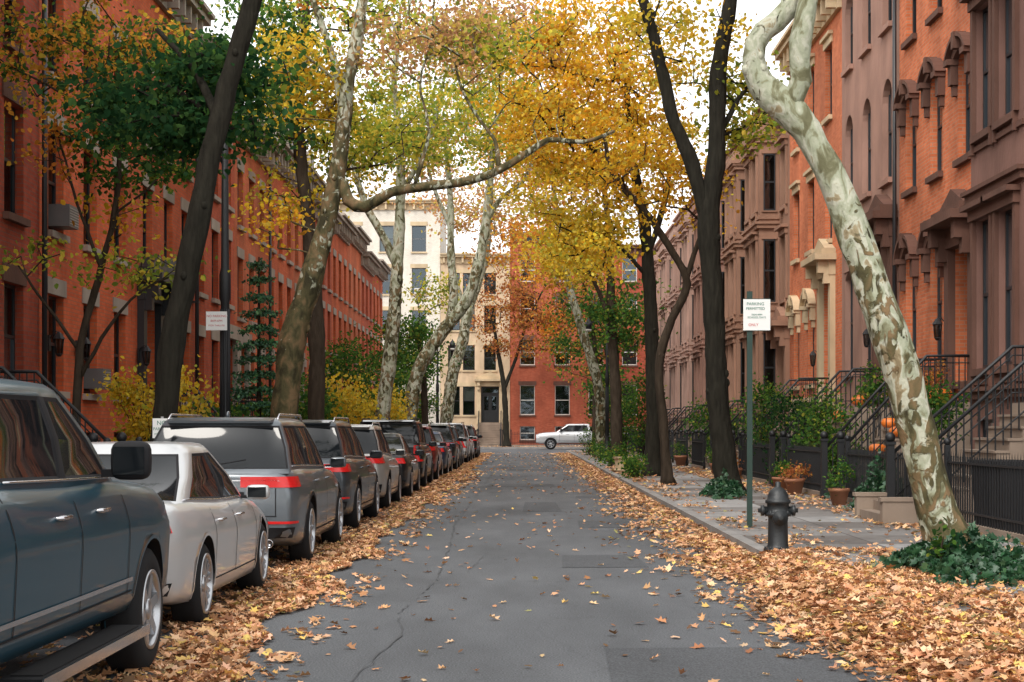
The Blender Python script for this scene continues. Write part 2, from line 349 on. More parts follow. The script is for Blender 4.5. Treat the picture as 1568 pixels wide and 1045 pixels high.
def window(W,G,T,a,b,c,d,w,frame,wall,arch=0,ins=.15,curtain=True):
    f=.06; w0=w-ins-.06; w1=w-ins
    for (p,q,r,s) in [(a,a+f,c,d),(b-f,b,c,d),(a+f,b-f,c,c+f+.02),(a+f,b-f,d-f,d),(a+f,b-f,(c+d)/2-.03,(c+d)/2+.03)]:
        W.box((p,r,w0),(q,s,w1),frame,T)
    G.add([T(a+f,c+f,w1-.035),T(b-f,c+f,w1-.035),T(b-f,(c+d)/2,w1-.035),T(a+f,(c+d)/2,w1-.035)],[(0,1,2,3)],M['glass'])
    G.add([T(a+f,(c+d)/2,w1-.02),T(b-f,(c+d)/2,w1-.02),T(b-f,d-f,w1-.02),T(a+f,d-f,w1-.02)],[(0,1,2,3)],M['glass'])
    if curtain:
        r=rnd.random(); wc=w0-.08
        if r<.35:
            h=rnd.choice([.3,.5,.5,.7,1.]); G.add([T(a,d-(d-c)*h,wc),T(b,d-(d-c)*h,wc),T(b,d,wc),T(a,d,wc)],[(0,1,2,3)],M['curt'])
        elif r<.55:
            e=(b-a)*.27; G.add([T(a,c,wc),T(a+e,c,wc),T(a+e*.8,d,wc),T(a,d,wc)],[(0,1,2,3)],M['curt']); G.add([T(b,c,wc),T(b-e,c,wc),T(b-e*.8,d,wc),T(b,d,wc)],[(0,1,2,3)],M['curt'])
    if arch>0:
        pts=arcpts((a+b)/2,d-arch,(b-a)/2,arch)
        half=len(pts)//2
        W.prism([(a,d)]+[p for p in pts[:half+1]],w-.17,w-.003,wall,T)
        W.prism([(b,d)]+[p for p in reversed(pts[half:])],w-.17,w-.003,wall,T)
def dressing(S,T,a,b,c,d,w,style,trim,arch):
    uc=(a+b)/2
    S.box((a-.08,c-.13,w+.002),(b+.08,c-.001,w+.11),trim,T)
    if style=='flat': S.box((a-.12,d+.001,w+.002),(b+.12,d+.32,w+.03),trim,T)
    if style=='flatcap':
        S.box((a-.12,d+.001,w+.002),(b+.12,d+.22,w+.05),trim,T); S.box((a-.18,d+.222,w+.002),(b+.18,d+.32,w+.14),trim,T)
    if style in('hood','hoodarch'):
        r=arch if arch>0 else .12
        archband(S,T,uc,d-arch,(b-a)/2+.02,r+.02,.22,w+.002,w+.12,trim)
        archband(S,T,uc,d-arch,(b-a)/2+.24,r+.24,.09,w+.003,w+.24,trim)
        for uu in (a-.13,b+.13):
            S.box((uu-.12,d-arch-.5,w+.002),(uu+.12,d-arch-.02,w+.16),trim,T); S.box((uu-.15,d-arch-.1,w+.003),(uu+.15,d-arch+.02,w+.25),trim,T)
            S.box((uu-.07,d-arch-.72,w+.002),(uu+.07,d-arch-.502,w+.1),trim,T)
        S.box((uc-.09,d-arch+r+.0,w+.004),(uc+.09,d-arch+r+.34,w+.27),trim,T)
    if style=='frame':
        S.box((a-.16,c,w+.002),(a-.01,d,w+.08),trim,T); S.box((b+.01,c,w+.002),(b+.16,d,w+.08),trim,T)
        S.box((a-.2,d+.001,w+.002),(b+.2,d+.2,w+.12),trim,T); S.box((a-.26,d+.202,w+.002),(b+.26,d+.3,w+.26),trim,T)
        for uu in (a-.12,b+.04): S.box((uu,c-.34,w+.002),(uu+.09,c-.132,w+.09),trim,T)
def stoop(T,uc,top,wid,wout,mat,name_parent,land=1.0,near=True):
    S=MB(); R=MB(); n=int(round((top-SW)/.18)); rise=(top-SW)/n; run=(wout-land)/n
    S.box((uc-wid/2,SW,.0),(uc+wid/2,top,land),mat,T)
    for k in range(n-1):
        z=top-rise*(k+1); S.box((uc-wid/2,SW,land+run*k+.001),(uc+wid/2,z-.04,land+run*(k+1)),mat,T)
        S.box((uc-wid/2-.02,z-.038,land+run*k+.001),(uc+wid/2+.02,z,land+run*(k+1)+.03),mat,T)
    S.obj('stoop',name_parent)
    for sgn in (-1,1):
        u=uc+sgn*(wid/2-.06)
        def zz(w): return top if w<land else top-(w-land)/run*rise
        hr=.92
        a=T(u,top+hr,.05);b=T(u,top+hr,land);c=T(u,SW+hr+.15,wout-.05)
        R.tube([a,b,c],.03,6,M['iron']); R.tube([(a[0],a[1],a[2]-.75),(b[0],b[1],b[2]-.75),(c[0],c[1],c[2]-.75)],.014,4,M['iron'])
        R.tube([(a[0],a[1],a[2]-.14),(b[0],b[1],b[2]-.14),(c[0],c[1],c[2]-.14)],.012,4,M['iron'])
        ww=.12
        while ww<wout-.1:
            z=zz(ww)-.03; R.box((u-.010,z,ww-.010),(u+.010,zz(ww)+hr+.02,ww+.010),M['iron'],T); ww+=.12 if near else .2
        R.box((u-.06,SW,wout-.06),(u+.06,SW+1.25,wout+.06),M['iron'],T); R.box((u-.08,SW,wout-.08),(u+.08,SW+.2,wout+.08),M['iron'],T)
        p=T(u,SW+1.32,wout); R.ell(p,(.085,.085,.085),M['iron'])
        R.box((u-.08,SW+1.2,wout-.08),(u+.08,SW+1.25,wout+.08),M['iron'],T)
    R.obj('railing',name_parent)
def fence(T,u0,u1,w,sp=.125,h=1.0):
    if u1-u0<.3: return
    F=MB(); F.box((u0,SW,w-.05),(u1,SW+.12,w+.05),M['steps'],T)
    for z in (.25,h-.05): F.box((u0,SW+z,w-.018),(u1,SW+z+.03,w+.018),M['iron'],T)
    u=u0+.05
    while u<u1:
        F.box((u-.010,SW+.12,w-.010),(u+.010,SW+h+.06,w+.010),M['iron'],T)
        p=[T(u-.022,SW+h+.06,w),T(u+.022,SW+h+.06,w),T(u,SW+h+.16,w)]; F.add(p,[(0,1,2)],M['iron'])
        u+=sp
    for uu in (u0+.04,u1-.04):
        F.box((uu-.04,SW,w-.04),(uu+.04,SW+h+.22,w+.04),M['iron'],T); F.ell(T(uu,SW+h+.27,w),(.06,.06,.06),M['iron'],8,6)
    F.obj('iron_fence')
def house(name,T,u0,u1,H,wall,trim,frame,floors,cols,ww,door=None,door_top=5.2,stoop_top=2.1,door_trim=None,hood=True,corn=None,base=None,bay=None,doormat=None,wout=2.7,near=True,depth=11,fence_w=2.65,skipst=False):
    e=empty(name); W=MB();S=MB();G=MB();Fm=MB()
    u0+=.012;u1-=.012; dt=door_trim or trim; dm=doormat or M['door']
    ops=[];wins=[]
    for fi,(c,d,style,arch) in enumerate(floors):
        for ci,uc in enumerate(cols):
            if bay and bay[0]<uc<bay[1]: continue
            if door is not None and ci==door and c<door_top and (d>stoop_top): continue
            if door is not None and ci==door and d<=stoop_top: continue
            wins.append((uc-ww/2,uc+ww/2,c,d,style,arch)); ops.append((uc-ww/2,uc+ww/2,c,d))
    if door is not None:
        du=cols[door]; dops=(du-.72,du+.72,stoop_top,door_top); ops.append(dops)
    wallpanel(W,T,u0,u1,0,H,ops,0,wall)
    for (a,b,c,d,st,ar) in wins:
        window(Fm,G,T,a,b,c,d,0,frame,wall,ar); dressing(S,T,a,b,c,d,0,st,trim,ar)
    if base:
        bops=[(a,b,c,min(d,base)) for a,b,c,d in ops if c<base]
        wallpanel(S,T,u0,u1,0,base,bops,.035,trim,.035); S.box((u0,base,.001),(u1,base+.14,.09),trim,T)
    for uu in (u0,u1): W.add([T(uu,0,0),T(uu,H,0),T(uu,H,-depth),T(uu,0,-depth)],[(0,1,2,3)],wall)
    W.add([T(u0,0,-depth),T(u1,0,-depth),T(u1,H,-depth),T(u0,H,-depth)],[(0,1,2,3)],wall)
    W.add([T(u0,H-.3,0),T(u1,H-.3,0),T(u1,H-.3,-depth),T(u0,H-.3,-depth)],[(0,1,2,3)],M['tar'])
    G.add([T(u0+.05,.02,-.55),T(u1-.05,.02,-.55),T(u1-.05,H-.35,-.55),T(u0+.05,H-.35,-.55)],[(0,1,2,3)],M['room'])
    if door is not None:
        a,b,c,d=dops
        Fm.box((a,c,-.4),(a+.12,d,-.3),dm,T);Fm.box((b-.12,c,-.4),(b,d,-.3),dm,T);Fm.box((a+.12,d-.12,-.4),(b-.12,d,-.3),dm,T)
        hh=min(d-.6,c+2.35)
        Fm.box((a+.12,hh,-.4),(b-.12,hh+.1,-.3),dm,T)
        for (p,q) in ((a+.12,du-.004),(du+.004,b-.12)):
            Fm.box((p,c+.02,-.38),(q,hh-.003,-.33),dm,T)
            G.box((p+.12,c+1.0,-.329),(q-.12,hh-.2,-.325),M['glass'],T)
            Fm.box((p+.1,c+.2,-.329),(q-.1,c+.8,-.31),dm,T)
        G.box((a+.12,hh+.1,-.36),(b-.12,d-.12,-.35),M['glass'],T)
        S.box((a-.34,c-.15,.002),(a-.02,d-.0,.16),dt,T); S.box((b+.02,c-.15,.002),(b+.34,d-.0,.16),dt,T)
        S.box((a-.36,d+.002,.002),(b+.36,d+.42,.2),dt,T)
        if hood:
            S.box((a-.5,d+.424,.002),(b+.5,d+.6,.62),dt,T); S.box((a-.4,d+.602,.002),(b+.4,d+.76,.42),dt,T)
            S.prism([(a-.3,d+.762),(b+.3,d+.762),(du,d+1.15)],.002,.3,dt,T)
            for uu in (a-.2,b+.2):
                S.box((uu-.12,d-.25,.16),(uu+.12,d+.42,.34),dt,T); S.box((uu-.13,d+.05,.342),(uu+.13,d+.423,.5),dt,T)
        if not skipst: stoop(T,du,stoop_top,1.9,wout,M['steps'],e,near=near)
    if bay:
        b0,b1,bw,bH,bc=bay; bo=[]
        for (c,d,style,arch) in floors:
            for uc in bc: bo.append((uc-ww/2,uc+ww/2,c,d))
        wallpanel(W,T,b0,b1,0,bH,bo,bw,wall)
        for uu in (b0,b1): W.add([T(uu,0,0),T(uu,bH,0),T(uu,bH,bw),T(uu,0,bw)],[(0,1,2,3)],wall)
        W.add([T(b0,bH,0),T(b1,bH,0),T(b1,bH,bw),T(b0,bH,bw)],[(0,1,2,3)],M['tar'])
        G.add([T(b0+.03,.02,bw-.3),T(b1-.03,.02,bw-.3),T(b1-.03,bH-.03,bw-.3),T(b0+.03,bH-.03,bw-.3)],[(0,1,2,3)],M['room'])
        for (c,d,style,arch) in floors:
            for uc in bc:
                a,b=uc-ww/2,uc+ww/2; window(Fm,G,T,a,b,c,d,bw,frame,wall,0,ins=.12,curtain=False); dressing(S,T,a,b,c,d,bw,style,trim,0)
            if bw>.5:
                uu=b0; S.box((uu-.05,c-.05,.08),(uu-.001,c-.001,bw-.08),trim,T); S.box((uu-.05,d+.001,.08),(uu-.001,d+.06,bw-.08),trim,T)
                Fm.box((uu-.03,c,.14),(uu-.001,d,bw-.14),M['frameK'],T); G.box((uu-.034,c+.06,.19),(uu-.0305,(c+d)/2-.03,bw-.19),M['glass'],T); G.box((uu-.034,(c+d)/2+.03,.19),(uu-.0305,d-.06,bw-.19),M['glass'],T)
            S.box((b0-.1,d+.38,.003),(b1+.1,d+.52,bw+.1),trim,T); S.box((b0-.16,d+.522,.003),(b1+.16,d+.6,bw+.17),trim,T)
            S.box((b0-.05,c-.3,.003),(b1+.05,c-.2,bw+.05),trim,T)
        S.box((b0-.2,bH-.5,.003),(b1+.2,bH-.25,bw+.25),trim,T); S.box((b0-.1,bH-.249,.003),(b1+.1,bH+.02,bw+.12),trim,T)
    cm=corn or trim
    S.box((u0,H-.75,.002),(u1,H-.25,.12),cm,T); S.box((u0,H-.249,.002),(u1,H-.08,.5),cm,T); S.box((u0,H-.079,.002),(u1,H+.03,.62),cm,T)
    u=u0+.3
    while u<u1-.1:
        S.box((u-.08,H-.7,.121),(u+.08,H-.25,.4),cm,T); u+=.75
    W.obj('walls',e); S.obj('stone_trim',e); G.obj('window_glass',e); Fm.obj('window_frames_door',e)
    if fence_w:
        if door is not None and not skipst:
            fence(T,u0+.05,du-1.0,fence_w,.125 if near else .2); fence(T,du+1.0,u1-.05,fence_w,.125 if near else .2)
        else: fence(T,u0+.05,u1-.05,fence_w,.125 if near else .2)
    return e
def cl(u0,u1,n,m=.0): return [u0+m+(i+.5)*(u1-u0-2*m)/n for i in range(n)]
FR=[(.6,1.75,'none',0),(2.95,5.75,'hoodarch',.22),(7.1,9.3,'hoodarch',.12),(10.6,12.7,'hoodarch',.12)]
house('brownstone_house',TR,17,24.5,14.5,M['stBrown'],M['stBrown'],M['frameK'],[(.6,1.75,'none',0),(2.9,5.6,'frame',0),(7.1,9.3,'frame',0),(10.5,12.6,'frame',0)],cl(17,24.5,3),1.0,door=0)
house('brownstone_house',TR,24.5,32,14.8,M['stA'],M['stBrown'],M['frameK'],[(.6,1.75,'none',0),(2.7,5.5,'frame',0),(7.1,9.5,'frame',0),(10.9,13,'frame',0)],cl(24.5,32,3),1.05,door=0,bay=(28.0,31.3,.4,14.,[28.95,30.4]),stoop_top=2.0,wout=3.0)
house('brick_house',TR,32,39,15,M['brickR'],M['stBrown'],M['frameK'],FR,[33.2,35.5,37.8],1.0,door=0,door_top=5.3,base=2.4)
C3=[(.6,1.75,'none',0),(3.1,5.9,'flat',.2),(7.7,10.2,'none',.5),(11.5,13.6,'none',.5)]
house('painted_stone_house',TR,39,46,15.4,M['stC'],M['stC'],M['frameK'],C3,[40.3,42.7,45.0],1.05,door=0,door_top=6.2,door_trim=M['stBrown'])
FD=[(.6,1.75,'none',0),(2.95,5.6,'hoodarch',.2),(7.1,9.3,'flatcap',0),(10.7,12.8,'flatcap',0)]
house('brick_house',TR,46,55,14.2,M['brickR'],M['stCream'],M['frameK'],FD,[48.0,50.9,53.6],1.05,door=0,door_top=6.0,base=2.4)
FE=[(.6,1.6,'none',0),(2.5,4.9,'frame',0),(6.0,8.2,'frame',0),(9.2,11.2,'frame',0)]
ys=[55,61,67,73,79,85.2,91.4,97.6,104]
for i in range(8):
    a,b=ys[i],ys[i+1]; mt=M['stTan'] if i<2 else (M['stPink'] if i<4 else M['stPale'])
    house('brownstone_house',TR,a,b,13+.15*(i%2),mt,mt,M['frameG'],FE,[a+1.0,a+3.2,a+4.9],.95,door=0,door_top=4.6,bay=(a+2.2,b-.35,.7,12.3,[a+3.15,a+4.75]),stoop_top=1.7,wout=2.3,near=False)
FL=[(.5,1.5,'none',0),(2.3,4.15,'flat',0),(5.35,7.35,'flat',0),(8.35,10.2,'flat',0)]
house('brick_house',TL,12,21,12.6,M['brickL1'],M['stGrey'],M['frameK'],FL,cl(12,21,3),1.05,door=2,door_top=4.3,stoop_top=1.6,hood=False,wout=2.2,base=1.9)
house('brick_house',TL,21,30.4,12.4,M['brickL1'],M['stBrown'],M['frameK'],FL,[22.8,26.0,28.9],1.1,door=1,door_top=4.3,stoop_top=1.6,hood=False,wout=2.4,base=1.9)
house('brick_house',TL,30.4,37.6,12.6,M['brickL2'],M['stGrey'],M['frameK'],FL,[31.5,34.0,36.5],1.05,door=None,fence_w=2.3)
house('brick_house',TL,37.6,44.6,12.8,M['brickL2'],M['stGrey'],M['frameK'],FL,[39.2,41.5,43.6],1.0,door=0,door_top=4.6,stoop_top=1.6,door_trim=M['frameK'],wout=2.2)
house('brick_house',TL,44.6,51,12.3,M['brickL3'],M['stGrey'],M['frameK'],FL,cl(44.6,51,3),1.0,door=2,door_top=4.3,stoop_top=1.6,hood=False,wout=2.2)
prev=51
for i,b in enumerate([57.5,64,70.5,77,84,91,98,105]):
    mt=[M['brickL4'],M['brickL2'],M['brickL4'],M['brickL3'],M['brickL2'],M['brickL4'],M['brickL3'],M['brickL2']][i]
    house('brick_house',TL,prev,b,11.4+.3*(i%3),mt,M['stGrey'],M['frameK'],[(.5,1.5,'none',0),(2.3,4.1,'flat',0),(5.1,7.0,'flat',0),(8.0,9.8,'flat',0)],cl(prev,b,3),1.0,door=i%2*2,door_top=4.2,stoop_top=1.5,hood=False,wout=2.1,near=False,corn=M['stGrey'])
    if i in(1,2):
        r=MB(); r.add([TL(prev+.02,11.75,.3),TL(b-.02,11.75,.3),TL(b-.02,13.2,-1),TL(prev+.02,13.2,-1),TL(prev+.02,11.75,-4),TL(b-.02,11.75,-4),TL(b-.02,13.2,-3.5),TL(prev+.02,13.2,-3.5)],[(0,1,2,3),(2,3,7,6),(0,3,7,4),(1,2,6,5),(4,5,6,7)],M['slate'])
        for uu in (prev+2,b-2):
            r.box((uu-.55,11.8,-.9),(uu+.55,13.1,.2),M['stGrey'],TL); r.box((uu-.4,11.9,.201),(uu+.4,12.9,.22),M['frameK'],TL)
        r.obj('mansard_roof')
    prev=b
FW=[(2.2,4.2,'flat',0),(5.6,7.6,'flat',0),(9.0,11.0,'flat',0),(12.3,14.4,'flat',0),(15.7,17.8,'flat',0)]
house('white_brick_building',TE,-24,-6.6,19.8,M['white'],M['stCream'],M['frameG'],FW,[-22.5,-19.5,-16.5,-13.5,-10.9,-8.3],1.15,fence_w=2.)
house('beige_stone_house',TE,-6.6,-1.0,15.5,M['stBeige'],M['stCream'],M['frameK'],[(2.6,4.9,'flat',0),(6.2,8.2,'flat',0),(9.4,11.4,'flat',0),(12.3,14.0,'flat',0)],[-5.5,-4.3,-2.6],.95,door=2,door_top=4.9,stoop_top=2.0,hood=True,wout=3.,fence_w=2.4)
FEn=[(.6,1.7,'none',0),(2.6,5.0,'flat',0),(6.6,8.7,'flat',0),(10.2,12.1,'flat',0),(13.3,15.2,'flat',0)]
house('brick_house',TE,-1.0,7.2,17.2,M['brickE'],M['stBrown'],M['frameW'],FEn,[.4,3.2,5.9],1.2,fence_w=2.4,corn=M['slate'])
house('brick_house',TE,7.2,15.,16.2,M['brickL1'],M['stBrown'],M['frameW'],FEn,[8.6,11,13.4],1.2,fence_w=2.4)
house('brick_house',TE,15.,26.,16.8,M['brickE'],M['stGrey'],M['frameG'],FEn,[16.6,19,21.4,24],1.2,fence_w=2.4)
house('brick_house',TE,-40.,-24.,17,M['brickL3'],M['stGrey'],M['frameG'],FEn,[-38,-35,-32,-29,-26],1.2,fence_w=2.4)
for yy in (30.35,44.55,57.45):
    g=MB(); g.tube([(-8.88,yy,.3),(-8.88,yy,12)],.055,8,M['frameK']); [g.box((-8.99,yy-.08,z),(-8.82,yy+.08,z+.05),M['frameK']) for z in (2,5,8,11)]; g.obj('drainpipe')
g=MB(); g.tube([(8.88,38.97,.3),(8.88,38.97,14.2)],.05,8,M['frameK']); g.obj('drainpipe')
def lantern(x,y,z,sg):
    g=MB(); g.box((x,y-.05,z-.15),(x+.03*sg,y+.05,z+.15),M['iron']); g.tube([(x,y,z+.05),(x+.12*sg,y,z+.22),(x+.2*sg,y,z+.2)],.012,6,M['iron'])
    c=(x+.2*sg,y,z)
    g.lathe([(.06,-.2),(.09,.08)],c,M['glass'],6,smooth=False); g.lathe([(.03,-.26),(.07,-.21),(.065,-.2)],c,M['iron'],6,smooth=False); g.lathe([(.12,.08),(.05,.18),(.01,.22)],c,M['iron'],6,smooth=False)
    for k in range(6):
        a=k*math.pi/3; g.tube([(c[0]+.062*math.cos(a),c[1]+.062*math.sin(a),c[2]-.2),(c[0]+.092*math.cos(a),c[1]+.092*math.sin(a),c[2]+.08)],.008,4,M['iron'])
    g.obj('wall_lantern')
for yy,zz in ((30.9,3.2),(32.8,3.2),(38.1,3.3),(40.4,3.3)): lantern(-8.97,yy,zz,1)
for yy,zz in ((41.6,3.9),(34.5,3.7),(49.3,3.7)): lantern(8.97,yy,zz,-1)
for yy,zz in ((41.5,5.45),(34,2.4),(31.5,5.45)):
    g=MB(); g.box((-9.1,yy-.33,zz),(-8.65,yy+.33,zz+.42),M['frameG'])
    for k in range(7): g.box((-8.648,yy-.3,zz+.04+k*.05),(-8.64,yy+.3,zz+.06+k*.05),M['alu'])
    g.obj('window_air_conditioner')
g=MB(); g.box((-8.65,130.6,12.3),(-7.95,131.1,12.75),M['frameW'])
for k in range(6): g.box((-8.6,130.59,12.36+k*.06),(-8.0,130.598,12.385+k*.06),M['alu'])
g.obj('window_air_conditioner')
# ------------------------------------------------------------------ leaves
PAL={
'yellow':[((.90,.64,.06),4),((.90,.70,.12),3),((.80,.48,.04),2),((.55,.55,.08),1)],
'gold':[((.90,.56,.045),4),((.88,.45,.04),4),((.90,.66,.10),3),((.62,.29,.04),1.2)],
'orange':[((.86,.38,.055),4),((.74,.27,.05),3),((.88,.53,.08),3),((.48,.19,.05),1.2)],
'dusty':[((.66,.36,.17),4),((.78,.48,.18),3),((.48,.27,.14),2),((.74,.60,.14),2)],
'ygreen':[((.50,.52,.07),4),((.72,.62,.08),3),((.27,.37,.06),4),((.86,.64,.10),2)],
'green':[((.085,.19,.04),4),((.15,.28,.05),3),((.05,.13,.035),3),((.36,.38,.06),1)],
'dkgreen':[((.045,.12,.045),4),((.085,.18,.05),3),((.025,.08,.03),3)],
'mix':[((.08,.17,.04),4),((.82,.40,.06),4),((.62,.48,.06),2)],
'rust':[((.54,.20,.07),4),((.38,.13,.055),3),((.72,.36,.09),3),((.32,.22,.08),1)],
'fallen':[((.74,.41,.22),5),((.58,.29,.14),4),((.82,.53,.32),4),((.36,.17,.08),3),((.82,.55,.17),1.2),((.20,.11,.06),1.8),((.32,.28,.12),.5)],
'ivy':[((.020,.07,.03),4),((.03,.10,.04),3),((.06,.13,.055),1)],
}
def pick(pal,n):
    p=PAL[pal]; w_=np.array([q[1] for q in p],float); idx=rng.choice(len(p),n,p=w_/w_.sum())
    c=np.array([q[0] for q in p])[idx]
    return np.clip(c*rng.uniform(.72,1.12,(n,1))*rng.uniform(.93,1.07,(n,3)),0,.93)
def leafobj(name,C,size,cols,mat,flat=False,lobed=False,parent=None,curl=1.):
    n=len(C); C=np.asarray(C,float)
    if flat:
        az=rng.uniform(0,2*np.pi,n); tl=rng.normal(0,.25,(n,2)); nn=np.stack([tl[:,0],tl[:,1],np.ones(n)],1)
        a=np.stack([np.cos(az),np.sin(az),np.zeros(n)],1)
    else:
        nn=rng.normal(0,1,(n,3)); nn[:,2]=nn[:,2]*1.1+.3; a=rng.normal(0,1,(n,3)); a[:,2]-=.6
    nn/=np.linalg.norm(nn,axis=1)[:,None]
    a=a-nn*(a*nn).sum(1)[:,None]; a/=np.linalg.norm(a,axis=1)[:,None]; b=np.cross(nn,a)
    if lobed:
        loc=np.array([(-.5,0,0),(-.32,.34,.16),(-.14,.2,.07),(.06,.46,.2),(.14,.17,.05),(.5,0,.1),(.14,-.17,.05),(.06,-.46,.2),(-.14,-.2,.07),(-.32,-.34,.16)])
        fc=[(0,5,4,3,2,1),(0,9,8,7,6,5)]
    else:
        loc=np.array([(-.5,0,0),(-.2,.34,.10),(.18,.28,.10),(.5,0,-.02),(.18,-.28,.10),(-.2,-.34,.10)]); fc=[(0,3,2,1),(0,5,4,3)]
    k=len(loc); cu=rng.uniform(-.3,1.,n)*curl if flat else np.ones(n)
    wd=rng.uniform(.6,1.1,n) if flat else np.ones(n)
    V=C[:,None,:]+size[:,None,None]*(loc[None,:,0,None]*a[:,None,:]+(loc[None,:,1]*wd[:,None])[:,:,None]*b[:,None,:]+(loc[None,:,2]*cu[:,None])[:,:,None]*nn[:,None,:])
    if flat:
        low=V[:,:,2].min(1); V[:,:,2]-= (low-C[:,2])[:,None]
    me=D.meshes.new(name); me.vertices.add(n*k); me.vertices.foreach_set('co',V.reshape(-1).astype(np.float32))
    fl=len(fc[0]); nl=n*2*fl; me.loops.add(nl)
    idx=(np.arange(n)[:,None]*k+np.array(fc).reshape(-1)[None,:]).reshape(-1)
    me.loops.foreach_set('vertex_index',idx.astype(np.int32)); me.polygons.add(n*2)
    me.polygons.foreach_set('loop_start',(np.arange(n*2)*fl).astype(np.int32))
    me.update(calc_edges=True)
    at=me.color_attributes.new('Col','FLOAT_COLOR','POINT'); cc=np.ones((n,k,4)); cc[:,:,:3]=cols[:,None,:]
    at.data.foreach_set('color',cc.reshape(-1).astype(np.float32))
    me.materials.append(mat); o=D.objects.new(name,me); scene.collection.objects.link(o)
    if parent: o.parent=parent
    return o
def catmull(P_,step=.22):
    P_=[np.array(p,float) for p in P_]; out=[]
    Q=[2*P_[0]-P_[1]]+P_+[2*P_[-1]-P_[-2]]
    for i in range(1,len(Q)-2):
        p0,p1,p2,p3=Q[i-1],Q[i],Q[i+1],Q[i+2]; n=max(2,int(np.linalg.norm(p2[:3]-p1[:3])/step))
        for k in range(n):
            t=k/n; out.append(.5*((2*p1)+(-p0+p2)*t+(2*p0-5*p1+4*p2-p3)*t*t+(-p0+3*p1-3*p2+p3)*t**3))
    out.append(P_[-1]); return out
NL=0
def tree(name,Y,paths,blobs,bark,lsize=.11,spread=.32,sides=14,twig=.011,minz=2.5,nk=1.3,rk=1.16,lk=.58):
    global NL
    e=empty(name); mb=MB(); nodes=[]
    for pi,pa in enumerate(paths):
        q=[(x,Y+dy,z,r) for x,dy,z,r in pa]; pts=catmull(q)
        ph=rnd.uniform(0,6)
        rad=[]
        for i,p in enumerate(pts):
            r=max(.01,p[3])*(1+.05*math.sin(i*.9+ph)+rnd.uniform(-.035,.035))
            if pi==0: r*=1+.7*math.exp(-max(0,p[2]-SW)/.22)
            rad.append(r)
        mb.tube([p[:3]+np.array([rnd.uniform(-.014,.014),0,0]) for p in pts],rad,sides,bark,jit=.04)
        if pi==0 and Y<60: # knots and branch scars
            for _ in range(4):
                j=rnd.randrange(len(pts)//6,len(pts)*3//4); p=pts[j]; an=rnd.uniform(math.pi,2*math.pi); rr=p[3]
                mb.ell((p[0]+rr*.88*math.cos(an),p[1]+rr*.88*math.sin(an),p[2]),(rr*.32,rr*.32,rr*.42),bark,8,6)
        for p in pts[::2]:
            if p[2]>minz: nodes.append(p[:3])
    nodes=[np.array(n_) for n_ in nodes]; par=[-1]*len(nodes); nb=len(nodes); cnt=[0]*nb
    tg=[]
    for bi,(x,dy,z,rx,ry,rz,nc,pal,nlv) in enumerate(blobs):
        for _ in range(int(nc*nk)):
            v=rng.normal(0,1,3); v/=np.linalg.norm(v); v*=rng.uniform(.1,1.1)**.5*rk
            tg.append((np.array([x+v[0]*rx,Y+dy+v[1]*ry,z+v[2]*rz]),pal,nlv*lk))
    base=np.array(nodes)
    tg.sort(key=lambda t:np.min(np.linalg.norm(base-t[0],axis=1)))
    C=[];CO=[]
    for (t,pal,nlv) in tg:
        A=np.array(nodes); d=np.linalg.norm(A-t,axis=1)+np.maximum(0,A[:,2]-t[2]+.1)*.8; j=int(np.argmin(d)); p=nodes[j]
        dist=np.linalg.norm(t-p); ns=max(1,int(dist/.4)); prev=j; sag=rng.normal(0,.10*dist,3); sag[2]=abs(sag[2])*.6
        for k in range(1,ns+1):
            s_=k/ns; q=p+(t-p)*s_+sag*math.sin(math.pi*s_)+ (rng.normal(0,.035,3) if k<ns else 0)
            nodes.append(q); par.append(prev); cnt.append(0); prev=len(nodes)-1
        cnt[prev]+=1
        nl=int(nlv*rng.uniform(.3,1.7)); sg=spread*rng.uniform(.6,1.5)
        c=t+rng.normal(0,1,(nl,3))*np.array([sg,sg,sg*.55])
        tone=rng.uniform(.62,1.12); C.append(c); CO.append(np.clip(pick(pal,nl)*tone,0,.93))
    for i in range(len(nodes)-1,nb-1,-1):
        if par[i]>=0: cnt[par[i]]+=cnt[i]
    for i in range(nb,len(nodes)):
        p=nodes[par[i]]; q=nodes[i]; r1=twig*(max(1,cnt[i])**.42); r0=r1 if par[i]<nb else min(twig*(max(1,cnt[par[i]])**.42),r1*1.6)
        if np.linalg.norm(q-p)>1e-3: mb.tube([p,q],[r0,r1],5,bark,cap=False)
    mb.obj('trunk_and_limbs',e,recalc=False)
    if C:
        C=np.concatenate(C); CO=np.concatenate(CO); NL+=len(C)
        leafobj('foliage',C,lsize*rng.uniform(.6,1.3,len(C)),CO,M['leaf'],parent=e)
    return e
tree('unseen_reflection_tree',23,[[(-5.15,0,.1,.19),(-5.05,0,1.5,.18),(-4.93,0,2.84,.175),(-4.69,0,3.95,.165),(-4.46,.1,5.23,.155),(-4.19,.2,6.43,.145),(-3.85,.3,7.7,.13),(-3.4,.5,9.5,.10),(-3.1,.6,11.5,.06)],
  [(-4.3,.15,5.9,.07),(-4.7,.7,6.7,.055),(-5.4,1.2,7.5,.035)]],
  [(-5.1,1.6,6.35,1.2,1.3,.85,38,'dkgreen',150),(-4.6,2.2,6.9,1.2,1.,.6,14,'green',110),(-3.9,.5,9.6,2.,2,1.2,16,'green',90)],M['barkD'],.12,.3)
